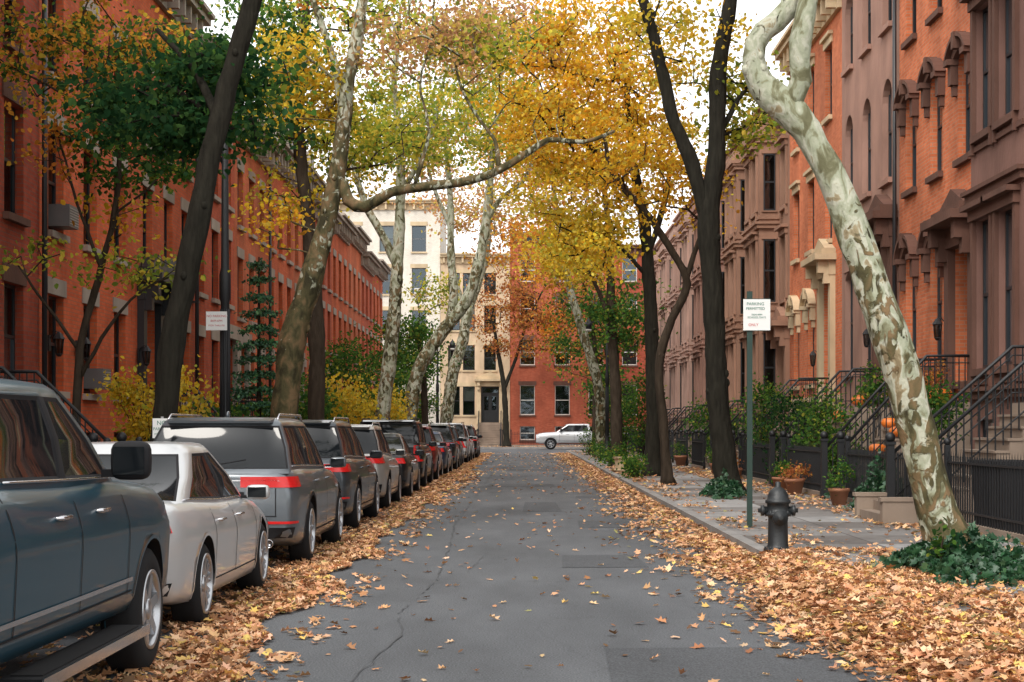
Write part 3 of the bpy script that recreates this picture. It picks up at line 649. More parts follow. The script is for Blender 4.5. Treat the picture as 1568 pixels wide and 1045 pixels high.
tree('small_street_tree',27.5,[[(-7.5,0,.1,.085),(-7.52,0,1.5,.08),(-7.45,0,2.9,.07),(-7.15,0,4.1,.06),(-6.9,.1,5.2,.05),(-6.8,.1,6.6,.04),(-6.9,.1,8.2,.02)],
  [(-7.47,0,2.4,.04),(-6.9,-.2,3.3,.03),(-6.3,-.3,3.9,.02),(-5.5,-.3,4.25,.012)],[(-7.47,0,2.9,.035),(-8.0,-.2,3.7,.025),(-8.4,-.3,4.3,.015)],[(-7.1,0,4.3,.035),(-7.5,0,5.4,.025),(-7.9,0,6.8,.015)]],
  [(-7.4,.3,8.1,1.4,1.3,1.3,44,'mix',90),(-6.6,.2,6.6,1.0,1,.9,26,'green',110),(-6.2,-.3,4.25,1.2,.6,.22,10,'ygreen',40),(-8.2,-.3,4.4,.5,.5,.25,5,'ygreen',35),(-6.9,0,5.1,.8,.6,.3,6,'gold',30),(-7.9,0,6.4,.6,.6,.7,8,'orange',40)],M['barkB'],.10,.24,10,.007,2.2,lk=.75)
tree('sycamore_tree',35,[[(-5.25,0,.1,.30),(-5.1,0,1.8,.29),(-4.93,0,3.48,.28),(-4.59,0,4.6,.26),(-4.2,0,6.0,.2),(-3.92,0,7.4,.18),(-3.75,0,8.9,.15),(-3.5,.1,10.3,.13),(-3.2,.2,12.5,.08)],
  [(-3.86,0,6.9,.12),(-3.72,-.1,6.45,.125),(-3.34,-.2,6.3,.12),(-2.8,-.3,6.6,.11),(-1.95,-.4,6.72,.10),(-1.1,-.5,6.82,.09),(-.49,-.5,7.05,.085),(.14,-.5,7.42,.07),(.56,-.5,7.68,.06),(1.3,-.6,7.62,.045),(1.95,-.6,7.85,.03)],
  [(-3.8,0,8.2,.09),(-4.1,.2,9.6,.08),(-4.6,.3,11,.06)],[(-.5,-.5,7.05,.05),(-.6,-.4,7.7,.04),(-1.2,-.2,8.6,.03),(-1.5,0,9.6,.02)],[(-2.3,-.4,6.7,.045),(-2.0,-.2,7.9,.035),(-2.2,0,9.0,.025),(-1.9,0,10,.02)]],
  [(-4.8,.8,9.2,1.1,1.3,1.,36,'yellow',110),(-5.2,0,5.9,.45,.7,.5,8,'gold',60),(-2.2,0,10.1,1.4,1.3,.9,28,'dusty',85),(-3.6,.3,12.3,2,2,1.3,16,'orange',70),(-.5,0,9.6,1.3,1,.8,18,'ygreen',70),(.8,-.5,8.3,1.,.6,.5,7,'gold',50)],M['barkS3'],.11,.3)
tree('unseen_reflection_tree',42,[[(-5.3,0,.1,.24),(-5.3,0,2,.22),(-5.3,0,4.2,.21),(-5.5,0,6.7,.18),(-5.75,0,9.3,.15),(-5.6,0,11.8,.1),(-5.5,0,14,.06)]],
  [(-4.1,1,9.3,1.5,1.6,.9,32,'ygreen',110),(-6.6,0,10.6,1.5,1.8,1.7,44,'green',120),(-4.9,1,12.3,2.3,2,1.1,34,'ygreen',100),(-6.1,0,7.6,.7,1.,.6,10,'yellow',70)],M['barkB'],.13,.36)
tree('sycamore_tree',56,[[(-5.0,0,.1,.27),(-4.8,0,2,.25),(-4.5,0,4.4,.24),(-4.34,0,6.4,.21),(-4.2,0,8.9,.18),(-4.2,0,11.2,.14),(-4.4,0,13.6,.1),(-4.2,0,16,.05)],
  [(-4.3,0,7.1,.14),(-4.8,0,8.2,.14),(-5.4,0,9.3,.12),(-5.9,0,11,.09)],[(-4.2,0,9.5,.1),(-3.2,0,11.5,.08),(-2.6,0,14,.05)]],
  [(-3.8,0,12,2,2.2,1.5,44,'ygreen',110),(-2.4,0,15.,2.3,2.4,1.3,36,'dusty',90),(-5.8,0,11,1.2,1.5,1.4,20,'yellow',90)],M['barkS2'],.15,.42)
tree('sycamore_tree',71,[[(-5.0,0,.1,.34),(-4.9,0,2,.31),(-4.55,0,4.0,.3),(-3.6,0,5.6,.28),(-2.4,0,7.2,.26),(-1.8,0,9.2,.22),(-1.5,0,11.2,.19),(-1.3,0,13.5,.12),(-.9,0,17,.06)],
  [(-3.2,0,6.1,.2),(-3.0,0,7.4,.19),(-3.1,0,9,.17),(-3.15,0,11.8,.13),(-3.4,0,14.5,.08)],[(-1.6,0,10.5,.12),(-.9,0,11.6,.1),(0.1,0,12.4,.08),(.6,0,14,.05)],[(-3.1,0,10.2,.1),(-4,0,12.5,.07),(-4.4,0,15,.04)]],
  [(-2,0,15.0,2.9,3,2.,66,'ygreen',100),(-1.5,0,18.6,3.2,3,1.6,50,'dusty',90),(-4.6,0,13.8,1.4,2,1.4,20,'dusty',80),(-.2,0,12.,1.3,2,1.,14,'yellow',80)],M['barkS2'],.17,.48)
tree('sycamore_tree',100,[[(-4.9,0,.1,.4),(-4.3,0,4.7,.36),(-3.7,0,6.7,.34),(-3.3,0,8.8,.3),(-2.3,0,12,.24),(-1.8,0,16,.12)],[(-3.4,0,8,.22),(-4.2,0,11,.18),(-4.6,0,15,.1)]],
  [(-3.0,0,15.5,3.2,3,2.6,46,'dusty',90),(-1.2,0,13,1.6,2,1.6,16,'orange',80),(-3,0,20,3.2,3,2,26,'orange',80)],M['barkS2'],.2,.55)
tree('unseen_reflection_tree',86,[[(-5.1,0,.1,.2),(-5.2,0,4,.17),(-5.5,0,7,.1)]],[(-5.9,0,5.6,1.7,2.5,1.7,40,'green',110),(-5.0,0,8.8,1.3,2,1.2,14,'ygreen',80)],M['barkB'],.17,.45,10)
tree('unseen_reflection_tree',125,[[(-1.2,0,.1,.24),(-1.4,0,4.5,.2),(-1.8,0,7,.16),(-2.3,0,10,.1)],[(-1.4,0,4.5,.14),(-.4,0,7.2,.12),(.3,0,9.5,.1),(1.5,0,12,.06)]],
  [(-.4,0,10.8,3.6,1.5,3.6,84,'rust',90),(2.4,0,8.6,1.7,1.5,2.2,24,'orange',80)],M['barkD'],.19,.5,10,.014)
tree('unseen_reflection_tree',126,[[(7,0,.1,.24),(6.8,0,5,.2),(6.2,0,9,.1)]],[(5.8,0,9.5,3,1.5,3.6,60,'rust',90)],M['barkD'],.19,.5,10)
tree('unseen_reflection_tree',126,[[(-10,0,.1,.24),(-9.8,0,5,.2),(-9.4,0,9,.1)]],[(-8.8,0,6.2,2,1.5,2.2,28,'green',90)],M['barkD'],.19,.5,10)
tree('sycamore_tree',17,[[(4.49,0,.1,.235),(4.42,0,.4,.225),(4.33,0,.7,.21),(4.18,0,1.3,.195),(4.05,0,1.84,.185),(3.82,0,2.59,.205),(3.57,.1,3.33,.18),(3.3,.15,4.1,.16),(2.99,.2,4.73,.155),(2.74,.25,5.02,.175),(2.52,.3,5.25,.15),(2.44,.3,5.52,.12),(2.56,.3,5.8,.11),(2.82,.3,6.05,.11),(2.95,.3,6.8,.1),(2.9,.3,8.5,.06)],
  [(2.80,.2,4.95,.12),(2.92,.15,5.25,.115),(2.90,.1,5.65,.11),(3.0,.1,6.1,.1),(3.2,.1,7.5,.07),(3.5,0,9,.04)]],
  [(3.2,1,8.6,1.8,1.8,.9,12,'ygreen',60)],M['barkS'],.11,.3,24)
tree('unseen_reflection_tree',36,[[(4.55,0,.1,.27),(4.42,0,1.2,.25),(4.3,0,2.4,.24),(4.2,0,4.6,.235),(4.1,0,6.2,.24),(4.28,0,7.6,.2),(4.33,0,9.5,.18),(4.6,0,11.2,.14),(4.8,0,14,.08)],
  [(4.1,0,6.0,.16),(3.74,0,7.4,.16),(3.3,0,8.5,.145),(3.0,0,9.8,.13),(2.6,0,11.3,.11),(2.2,0,13,.06)],[(4.3,0,8,.07),(4.8,.3,8.9,.05),(5.3,.5,9.6,.03)]],
  [(5.0,.8,8.7,.6,1,1.,24,'ygreen',90),(3.5,.8,10.4,1.2,1.5,.9,26,'yellow',80),(4.,0,12.6,2.4,2,1.4,16,'yellow',80)],M['barkD'],.12,.32,16)
tree('unseen_reflection_tree',42,[[(3.75,0,.1,.13),(3.62,0,1.7,.12),(3.52,0,3.2,.115),(3.85,0,4.4,.11),(4.25,0,5.3,.1),(3.86,0,6.1,.095),(3.2,0,7.1,.085),(2.35,0,8.1,.07),(2.1,0,9.1,.05)],[(4.2,0,5.35,.07),(4.5,0,6.3,.06),(4.9,0,7.3,.04)]],
  [(2.9,0,8.2,1.4,1.4,1.1,34,'gold',90),(4.4,0,7.6,.8,1,.8,12,'gold',70)],M['barkB'],.12,.32,12)
tree('unseen_reflection_tree',50,[[(4.0,0,.1,.25),(4.0,0,2.7,.22),(3.9,0,5.7,.2),(3.7,0,8.1,.17),(3.4,0,9.7,.14),(3.2,0,12,.09)],[(3.8,0,6.8,.1),(4.3,0,8.3,.09),(4.6,0,10,.06)],[(3.65,0,8.3,.1),(2.6,0,9.6,.08),(1.2,0,11.2,.05)],[(3.85,0,6.2,.07),(2.9,0,7.2,.05),(2.0,0,7.7,.03)]],
  [(1.9,0,12.0,2.7,2.8,2.4,120,'gold',120),(1.9,0,8.0,1.3,1.8,1.5,46,'yellow',105),(4.0,0,10,1.,1.5,1.4,18,'yellow',90),(-.5,0,13.4,1.8,2,1.2,24,'dusty',80)],M['barkD'],.14,.38,14)
tree('unseen_reflection_tree',70,[[(4.05,0,.1,.26),(4.0,0,3.1,.24),(3.8,0,6.5,.2),(3.7,0,10,.14),(3.2,0,14,.08)],[(3.85,0,6,.1),(3,0,8,.08),(2.2,0,9.4,.05)]],
  [(2.4,0,9.0,1.7,2,1.4,36,'yellow',100),(4.5,0,6.3,1.1,1.6,1.3,26,'green',90),(2.8,0,14.,2.6,2.6,2.2,46,'yellow',90)],M['barkB'],.16,.42,12)
tree('sycamore_tree',81,[[(3.9,0,.1,.28),(3.8,0,3.4,.25),(3.1,0,6,.22),(2.4,0,8.3,.19),(2.1,0,9.9,.17),(1.6,0,13,.12),(1.2,0,17,.06)],[(2.1,0,9.9,.1),(3.,0,12,.08),(3.5,0,15,.05)]],
  [(1.3,0,15.6,2.9,3,3.2,90,'orange',95),(1.6,0,20.5,3.2,3,1.6,30,'gold',80),(1.2,0,11.0,1.6,2,1.4,22,'orange',80)],M['barkS2'],.18,.5,12)
tree('unseen_reflection_tree',96,[[(4.3,0,.1,.22),(4.3,0,5,.18),(4,0,9,.1)]],[(4.1,0,7.0,1.8,2.5,2.8,46,'green',100),(3.0,0,12.,2.7,2.5,2.4,40,'orange',90)],M['barkB'],.19,.5,10)
tree('unseen_reflection_tree',3,[[(-5.5,0,.1,.22),(-5.3,0,4,.18),(-4.8,0,8,.12),(-3.8,0,11,.06)]],[(-3.8,0,10.5,3.2,4,1.6,40,'yellow',70)],M['barkD'],.2,.5,10)  # out-of-view tree near the camera, added for reflections in the car glass
tree('unseen_reflection_tree',-8,[[(4.2,0,.1,.22),(4.,0,4,.18),(3.6,0,8,.12),(2.5,0,11,.06)]],[(2.5,0,10.5,3.4,4,1.8,44,'gold',80)],M['barkD'],.2,.5,10)  # behind the camera, added so the cars reflect foliage instead of bare sky
tree('unseen_reflection_tree',-14,[[(-5.3,0,.1,.22),(-5.1,0,4,.18),(-4.5,0,8,.12),(-3.5,0,11,.06)]],[(-3.5,0,9.5,3.4,4,3.2,90,'green',90)],M['barkD'],.22,.5,10)  # unseen crown behind the camera, added to darken sky reflections in rear windows
tree('unseen_reflection_tree',-22,[[(4.3,0,.1,.22),(4.1,0,4,.18),(3.5,0,8,.12),(2.5,0,11,.06)]],[(1.5,0,9.,4,4,4,100,'green',90)],M['barkD'],.24,.55,10)  # another unseen tree added behind the camera for the car reflections
# ------------------------------------------------------------------ shrubs / hedges
def shrub(name,x,y,z,rx,ry,rz,n,pal,lv=90,ls=.09,sp=.18,mat='leaf'):
    mb=MB(); C=[];CO=[]; e=empty(name)
    for _ in range(n):
        v=rng.normal(0,1,3); v/=np.linalg.norm(v); v*=rng.uniform(.1,1)**.4
        t=np.array([x+v[0]*rx,y+v[1]*ry,max(.2,z+v[2]*rz)]); k=int(lv*rng.uniform(.4,1.2))
        b0=np.array([x+rng.normal(0,rx*.15),y+rng.normal(0,ry*.2),SW]); mid=(b0+t)/2+np.array([0,0,.1])
        mb.tube([b0,mid,t],[.014,.01,.005],4,M['barkB'],cap=False)
        C.append(t+rng.normal(0,sp,(k,3))); CO.append(np.clip(pick(pal,k)*rng.uniform(.6,1.15),0,.93))
    C=np.concatenate(C); C[:,2]=np.maximum(C[:,2],.14); CO=np.concatenate(CO)
    mb.obj('stems',e,recalc=False); leafobj('leaves',C,ls*rng.uniform(.6,1.3,len(C)),CO,M[mat],parent=e)
shrub('yellow_shrub',-6.7,30.5,1.95,1.1,.9,.8,34,'yellow',80,.10)
shrub('yellow_shrub',-5.7,52,2.2,1.0,1.5,1.0,30,'yellow',90,.13,.25)
shrub('yellow_shrub',-5.5,64,2.3,.9,1.5,1.1,26,'yellow',90,.14,.25)
for (x,y,z,rx,ry,rz,n) in [(-7.4,36,1.2,.7,1.5,.7,16),(-6.8,49,2.0,.9,2,1.4,30),(-6.6,60,3.,1.2,2,1.8,34),(-6.5,76,3,1.4,3,2.,36),(-6.3,93,3,1.5,3,2.2,30),(-7.4,42,1.2,.7,1.5,.8,18)]:
    shrub('garden_bush',x,y,z,rx,ry,rz,n,'green',110,.13,.28)
for (x,y,z,rx,ry,rz,n,p) in [(7.0,36.4,1.3,.6,.7,.7,16,'green'),(6.9,38.6,1.6,.5,.8,.9,20,'green'),(7.0,42.8,1.5,.7,1.2,1.,28,'dkgreen'),(6.7,45.0,1.8,.5,.7,1.,20,'green'),(7.6,52.,1.1,.5,1.2,.8,12,'dkgreen'),(7.4,59.,1.3,.5,.8,.9,10,'green'),(7.4,66,1.4,.6,1.2,1.,12,'green'),(5.6,76,2.6,.7,1.4,2.,20,'green'),(5.3,86,2.8,1.,2,2.2,24,'green'),(5.3,98,3,1.2,3,2.4,28,'green'),(7.6,30.3,1.9,.4,.5,.4,10,'green'),(7.5,34.9,2.5,.3,.3,.3,6,'green')]:
    shrub('garden_bush',x,y,z,rx,ry,rz,n,p,100,.09 if y<50 else .13,.2 if y<50 else .28)
for (x,y,z,rx,ry,rz,n) in [(3.3,48,.45,.3,.9,.25,9),(3.5,52,.5,.3,1.,.3,9),(3.4,62,.5,.35,1.5,.35,10),(3.5,73,.6,.4,2,.4,10),(3.6,88,.8,.5,3,.6,12)]:
    shrub('tree_pit_plant',x,y,z,rx,ry,rz,n,'green',70,.09,.15)
def potplant(x,y,z,r,pal='green',n=7,h=.35):
    g=MB(); g.lathe([(r*.65,0),(r*.95,r*1.3),(r*1.05,r*1.3),(r*1.05,r*1.6),(r*.9,r*1.6),(r*.85,r*1.4)],(x,y,z),M['pot'],14); e=g.obj('potted_plant')
    C=[];CO=[]
    for _ in range(n):
        t=np.array([x,y,z+r*1.6+h*.5])+rng.normal(0,1,3)*np.array([r*.7,r*.7,h*.4]); C.append(t+rng.normal(0,.08,(50,3))); CO.append(pick(pal,50)*rng.uniform(.7,1.2))
    C=np.concatenate(C); leafobj('plant_leaves',C,.06*rng.uniform(.6,1.3,len(C)),np.clip(np.concatenate(CO),0,.93),M['leaf'],parent=e)
for a in [(6.05,31.2,SW,.2),(6.0,36.0,SW,.22,'rust'),(6.05,38.3,SW,.2),(6.05,46.4,SW,.2,'rust'),(6.0,50.2,SW,.24),(6.1,63,SW,.25),(8.3,32.7,2.1,.18,'rust'),(8.4,39.9,2.1,.2),(8.3,25.3,2.0,.18)]: potplant(*a)
def ivy(x,y,rx,ry,n,h=.22,ls=.1):
    a=rng.uniform(0,2*np.pi,n); r=rng.uniform(0,1,n)**.6*rng.uniform(.75,1.05,n)
    r=r*(1+.22*np.sin(3*a+1)+.16*np.sin(5*a)+.1*np.sin(11*a))
    hh=h*(1+.5*np.sin(a*4+r*5))
    C=np.stack([x+rx*r*np.cos(a),y+ry*r*np.sin(a),SW+.02+hh*np.clip(1-r*.8,0.05,1)*rng.uniform(.2,1,n)],1)
    s=ls*rng.uniform(.5,1.4,len(C)); o=leafobj('ivy_plant',C,s,pick('ivy',len(C)),M['ivy'],lobed=True)
    mm=MB(); mm.lathe([(1,SW-.05),(.97,SW+.02),(.6,SW+.03),(.01,SW+.04)],(x,y,0),M['soil'],20,sc=(rx*.8,ry*.8)); mm.obj('tree_pit_soil')
ivy(4.62,16.5,.95,1.3,2500,.34)
ivy(4.3,34.8,.45,1.2,900,.4,.11); ivy(6.3,28.6,.45,1.2,1400,.9,.09); ivy(6.5,32.6,.4,.8,600,.6,.09)
shrub('weed_plant',4.2,16.4,.35,.12,.12,.25,5,'green',14,.08,.06)
def conifer(x,y,h,r):
    e=empty('pine_tree'); mb=MB(); mb.tube([(x,y,.1),(x,y,h)],[.09,.02],8,M['barkB']); C=[];CO=[]
    z=.9
    while z<h-.1:
        R=r*(1-z/h)+.15
        for k in range(9):
            a=2*math.pi*(k+rnd.random()*.7)/9; L=R*rnd.uniform(.6,1.2); q=np.array([x+L*math.cos(a),y+L*math.sin(a),z-.12*L+rnd.uniform(-.12,.12)]); p=np.array([x,y,z+.1]); mb.tube([p,q],[.015,.005],4,M['barkB'],cap=False)
            n=int(90*L); t=rng.uniform(.15,1,n)[:,None]; C.append(p+(q-p)*t+rng.normal(0,1,(n,3))*np.array([.09,.09,.04])); CO.append(pick('dkgreen',n)*np.array([1.2,1.4,1.9])*rng.uniform(.8,1.5))
        z+=.42
    C=np.concatenate(C);CO=np.concatenate(CO); mb.obj('trunk',e,recalc=False); leafobj('needles',C,.09*rng.uniform(.6,1.3,len(C)),np.clip(CO,0,.9),M['ivy'],parent=e)
conifer(-7.1,44,6.2,1.5)
# ------------------------------------------------------------------ fallen leaves
def scatter(n,xf,y0,y1,z=.006):
    y=y0+(y1-y0)*rng.uniform(0,1,n); x=xf(n,y); return np.stack([x,y,np.full(n,z)],1)
S_=[]
def clump(P_,sc=1.2,thr=.0):
    v=np.sin(P_[:,0]*3.1*sc+np.sin(P_[:,1]*1.3)*1.5)+np.sin(P_[:,1]*2.3*sc+P_[:,0]*1.7)+np.sin(P_[:,0]*7+P_[:,1]*5.1)*.7+rng.normal(0,.8,len(P_))
    return P_[v>thr]
wob=lambda y:.12*np.sin(y*1.3)+.08*np.sin(y*3.1+1)
S_.append(scatter(8500,lambda n,y:-1.95+wob(y)-np.abs(rng.normal(0,.5,n)),8,24))
S_.append(scatter(15000,lambda n,y:-1.9+wob(y*.7)-np.abs(rng.normal(0,.5,n)),24,100))
S_.append(clump(scatter(3500,lambda n,y:rng.uniform(-4.6,-2.6,n),8,50),thr=-1))
S_.append(clump(scatter(2000,lambda n,y:-1.85+np.abs(rng.normal(0,.22,n)),8,60)))
S_.append(scatter(7000,lambda n,y:2.84-np.abs(rng.normal(0,.36,n))*(1+.3*np.sin(y*1.1)),8,24))
S_.append(scatter(9000,lambda n,y:2.84-np.abs(rng.normal(0,.36,n)),24,100))
S_.append(clump(scatter(2300,lambda n,y:2.3-np.abs(rng.normal(0,.42,n)),12,34),thr=.6))
S_.append(clump(scatter(2200,lambda n,y:2.3-np.abs(rng.normal(0,.6,n)),30,100),thr=.6))
S_.append(scatter(230,lambda n,y:rng.uniform(-1.8,2.4,n),8.5,30)); S_.append(scatter(550,lambda n,y:rng.uniform(-1.8,2.6,n),25,105))
T_=[]
T_.append(clump(scatter(13000,lambda n,y:2.87+np.abs(rng.normal(0,1.0,n)),7.5,19.5,z=SW+.004),thr=-1.1))
T_.append(clump(scatter(4500,lambda n,y:rng.uniform(2.9,7.5,n),7,24,z=SW+.004),thr=0.9))
T_.append(clump(scatter(5000,lambda n,y:rng.uniform(2.9,6.3,n),24,105,z=SW+.004),thr=.9))
T_.append(clump(scatter(3500,lambda n,y:rng.uniform(5.3,6.4,n),18,60,z=SW+.004),thr=-.3))
T_.append(clump(scatter(2500,lambda n,y:3.+np.abs(rng.normal(0,.3,n)),19,60,z=SW+.004),thr=.3))
T_.append(clump(scatter(6000,lambda n,y:rng.uniform(-9,-4.7,n),7,100,z=SW+.004),thr=.3))
T_.append(scatter(3500,lambda n,y:rng.uniform(-30,30,n),122.6,129,z=SW+.004))
A=np.concatenate(S_+T_)
A=A[~((A[:,0]>KR-.02)&(A[:,0]<KR+.05)&(A[:,2]<.05))]
bare=(A[:,0]>3.3)&(A[:,0]<4.05)&(A[:,1]>16.9)&(A[:,1]<19.3)&(rng.random(len(A))<.88); A=A[~bare]
A[:,2]+=rng.uniform(0,.03,len(A))*np.where((np.abs(A[:,0])>1.9),1,.1)
n=7000; y=rng.uniform(7.5,18.6,n); x=2.85+rng.normal(0,.28,n); t=np.clip((x-2.25)/.55,0,1); z=(SW+.01)*t*t*(3-2*t)+.01+rng.uniform(0,.05,n)
K=np.stack([x,y,z],1); K=K[(K[:,0]<2.8)|(K[:,2]>SW)]
A=np.concatenate([A,K])
sz=rng.uniform(.05,.125,len(A))*np.where(A[:,1]>40,1.25,1)
leafobj('fallen_leaves',A,sz,pick('fallen',len(A)),M['leafG'],flat=True,lobed=True,curl=1.8)
# ------------------------------------------------------------------ cars
CM={}
CM['tire']=P('tire_rubber',(.015,.015,.016),.9,spec=.2); CM['rim']=P('alloy_rim',(.42,.43,.45),.3,metal=.85,var=.03); CM['rimD']=P('alloy_rim_dark',(.12,.12,.13),.35,metal=.8)
CM['dark']=P('car_black_plastic',(.012,.012,.014),.7,spec=.25); CM['chrome']=P('chrome_trim',(.6,.6,.62),.2,metal=1,var=.02)
CM['cglass']=P('car_glass',(.008,.010,.012),.05,var=.0,spec=.3); CM['red']=P('tail_light_red',(.55,.012,.012),.25,coat=.2); CM['clear']=P('headlight_clear',(.6,.62,.65),.1,coat=1)
CM['plate']=P('licence_plate',(.62,.48,.16),.5)
def paint(name,c,metal=.35,coat=.6,spec=.4): return P(name,c,.36,metal=metal,var=.04,vs=2,coat=coat,spec=spec)
PF=[(0,0),(.80,0),(.93,.03),(.972,.11),(.985,.25),(.992,.42),(1.0,.60),(.995,.70),(.972,.80),(.945,.89),(.90,.965),(.80,1.0),(.45,1.0),(0,1.0)]
def build_car(sp):
    L,Wd,H=sp['L'],sp['W'],sp['H']; R=sp['R']; yr,yf=sp['yr'],sp['yf']; h=L/2
    top=sp['top']; bot=sp.get('bot',[(-h,.42),(-h+.08,.32),(-h+.5,.24),(h-.6,.22),(h-.1,.26),(h,.38)])
    plan=sp.get('plan',[(-h,.80),(-h+.04,.88),(-h+.2,.95),(-h+.8,.995),(0,1.),(h-1.1,.99),(h-.5,.95),(h-.2,.86),(h-.05,.74),(h,.62)])
    f=lambda tab,y: float(np.interp(y,[a[0] for a in tab],[a[1] for a in tab]))
    top=sorted(top); plan=sorted(plan)
    def smooth(tab,y,d=.07): return (f(tab,y-d)+2*f(tab,y)+f(tab,y+d))/4 if -h+d<y<h-d else f(tab,y)
    zt=lambda y:smooth(top,y); zb=lambda y:f(bot,y); hw=lambda y:smooth(plan,y)*Wd
    side=[(b,a) for a,b in PF[1:12]]
    def sx(y,z):
        y=max(-h,min(h,y)); k=(z-zb(y))/(zt(y)-zb(y)); return hw(y)*float(np.interp(k,[s[0] for s in side],[s[1] for s in side]))
    ys=sorted(set([-h,-h+.03,-h+.08,-h+.15]+list(np.linspace(-h+.25,h-.3,40))+[h-.2,h-.12,h-.06,h-.02,h]))
    V=[];F=[]; n=len(PF); ring=2*n-2
    for y in ys:
        w_,b_,t_=hw(y),zb(y),zt(y); cr=sp.get('crown',.03)
        pts=[(fx*w_,y,b_+fz*(t_-b_)+(cr*(1-fx) if fz==1.0 else 0)) for fx,fz in PF]
        V+=pts+[(-x,yy,z) for x,yy,z in pts[-2:0:-1]]
    for i in range(len(ys)-1):
        for k in range(ring): F.append((i*ring+k,i*ring+(k+1)%ring,(i+1)*ring+(k+1)%ring,(i+1)*ring+k))
    caps=[tuple(range(ring)),tuple(range((len(ys)-1)*ring,len(ys)*ring))]
    b=MB(); dummy=paint('paint_base',(.5,.5,.5)); b.mid(dummy); b.mid(CM['dark']); b.add(V,F,dummy,True)
    for cp in caps: b.F.append(list(cp)); b.I.append(0); b.S.append(False)
    me=b.mesh('body')
    o=D.objects.new('tmp',me); scene.collection.objects.link(o)
    cut=MB(); cut.mid(dummy); cut.mid(CM['dark'])
    for yy in (yr,yf):
        for s_ in (-1,1):
            c0=(Wd-.34)*s_; c1=(Wd+.3)*s_; Rr=R+.05; a_=[];nn=28
            for xx in (c0,c1): a_+=[(xx,yy+Rr*math.cos(2*math.pi*k/nn),R+.015+Rr*math.sin(2*math.pi*k/nn)) for k in range(nn)]
            cut.add(a_,[tuple(range(nn)),tuple(range(2*nn-1,nn-1,-1))]+[(k,(k+1)%nn,(k+1)%nn+nn,k+nn) for k in range(nn)],CM['dark'])
    if sp.get('bed'): cut.box((-Wd+.14,-h+.1,.72),(Wd-.14,sp['bed'],1.8),CM['dark'])
    co_=cut.obj('tmpcut'); md=o.modifiers.new('b','BOOLEAN'); md.object=co_; md.operation='DIFFERENCE'; md.solver='EXACT'
    dg=bpy.context.evaluated_depsgraph_get(); dg.update(); body=D.meshes.new_from_object(o.evaluated_get(dg)); body.name='body'
    D.objects.remove(o); D.objects.remove(co_)
    G=sp['cab']; c=MB(); c.mid(dummy); c.mid(CM['cglass']); c.mid(CM['dark'])
    yB,yC=sp['yB'],sp.get('yC')
    cols=[('r',0,'p'),('r',sp.get('dp',.16),'g')]
    if yC is not None: cols+=[('a',yC-.05,'d'),('a',yC+.05,'g')]
    cols+=[('a',yB-.05,'d'),('a',yB+.05,'g'),('f',-.13,'p'),('f',0,'F')]
    def RY(t): return G['b0']+(G['t0']-G['b0'])*t
    def FY(t): return G['b1']+(G['t1']-G['b1'])*t
    Ht=H-.055; wb,wt=G['wb']*Wd,G['wt']*Wd
    def pt(kind,val,t):
        y={'r':RY(t)+val,'a':val,'f':FY(t)+val}[kind]
        mid=(RY(t)+FY(t))/2; hl=(FY(t)-RY(t))/2; k=(y-mid)/max(.1,hl)
        ww=(wb+(wt-wb)*t+.025*math.sin(math.pi*t))*(1-.07*k*k*(1 if k>0 else .6))
        return ww,y
    rows=[0,.09,.5,.92,1.0]; loop=[];seg=[]
    for s_ in (1,-1):
        cc=cols if s_==1 else cols[::-1]
        for i,(kd,vl,mt) in enumerate(cc):
            loop.append(('s',kd,vl,s_))
            if s_==1: seg.append(mt if i<len(cc)-1 else 'g')
            else: seg.append(cc[i+1][2] if i<len(cc)-1 else 'g')
        for q in ((.72,.36,0,-.36,-.72) if s_==1 else (-.72,-.36,0,.36,.72)): loop.append(('F' if s_==1 else 'R',q)); seg.append('g')
    m=len(loop); VV=[]
    def lp(t,scx=1,shr=0,zabs=None):
        out=[]
        for e_ in loop:
            if e_[0]=='s': w_,y=pt(e_[1],e_[2],t); x=w_*e_[3]
            elif e_[0]=='F': w_,y=pt('f',0,t); x=w_*e_[1]; y=FY(t)+.11*(1-e_[1]**2)
            else: w_,y=pt('r',0,t); x=w_*e_[1]; y=RY(t)-.05*(1-e_[1]**2)
            base=zt(max(-h+.1,min(h-.1,y)))-.035
            z=base+(Ht-base)*t if zabs is None else zabs
            mid=(G['t0']+G['t1'])/2
            if zabs is not None: x*=scx; y=y+(mid-y)*shr
            out.append((x,y,z))
        return out
    rings=[lp(t) for t in rows]+[lp(1,.93,.05,H-.02),lp(1,.8,.15,H-.004),lp(1,.45,.5,H+.004)]
    for r_ in rings: VV+=r_
    VV.append((0,(G['t0']+G['t1'])/2,H+.006)); cab_f=[]
    for i in range(len(rings)-1):
        for k in range(m):
            fc=(i*m+k,i*m+(k+1)%m,(i+1)*m+(k+1)%m,(i+1)*m+k)
            mt=seg[k] if i in (1,2) else 'p'
            cab_f.append((fc,{'p':dummy,'g':CM['cglass'],'d':CM['dark']}[mt]))
    for k in range(m): cab_f.append((((len(rings)-1)*m+k,(len(rings)-1)*m+(k+1)%m,len(VV)-1),dummy))
    c.add(VV,[],dummy)
    for fc,mat in cab_f: c.F.append(list(fc)); c.I.append(c.mid(mat)); c.S.append(True)
    cm=c.mesh('cabin'); bm=bmesh.new(); bm.from_mesh(cm)
    gf=[q for q in bm.faces if q.material_index==1]
    r_=bmesh.ops.inset_region(bm,faces=gf,thickness=.022,depth=-.010,use_even_offset=True)
    for q in r_['faces']: q.material_index=2; q.smooth=False
    bm.to_mesh(cm); bm.free(); cm.update()
    t=MB(); t.mid(dummy)
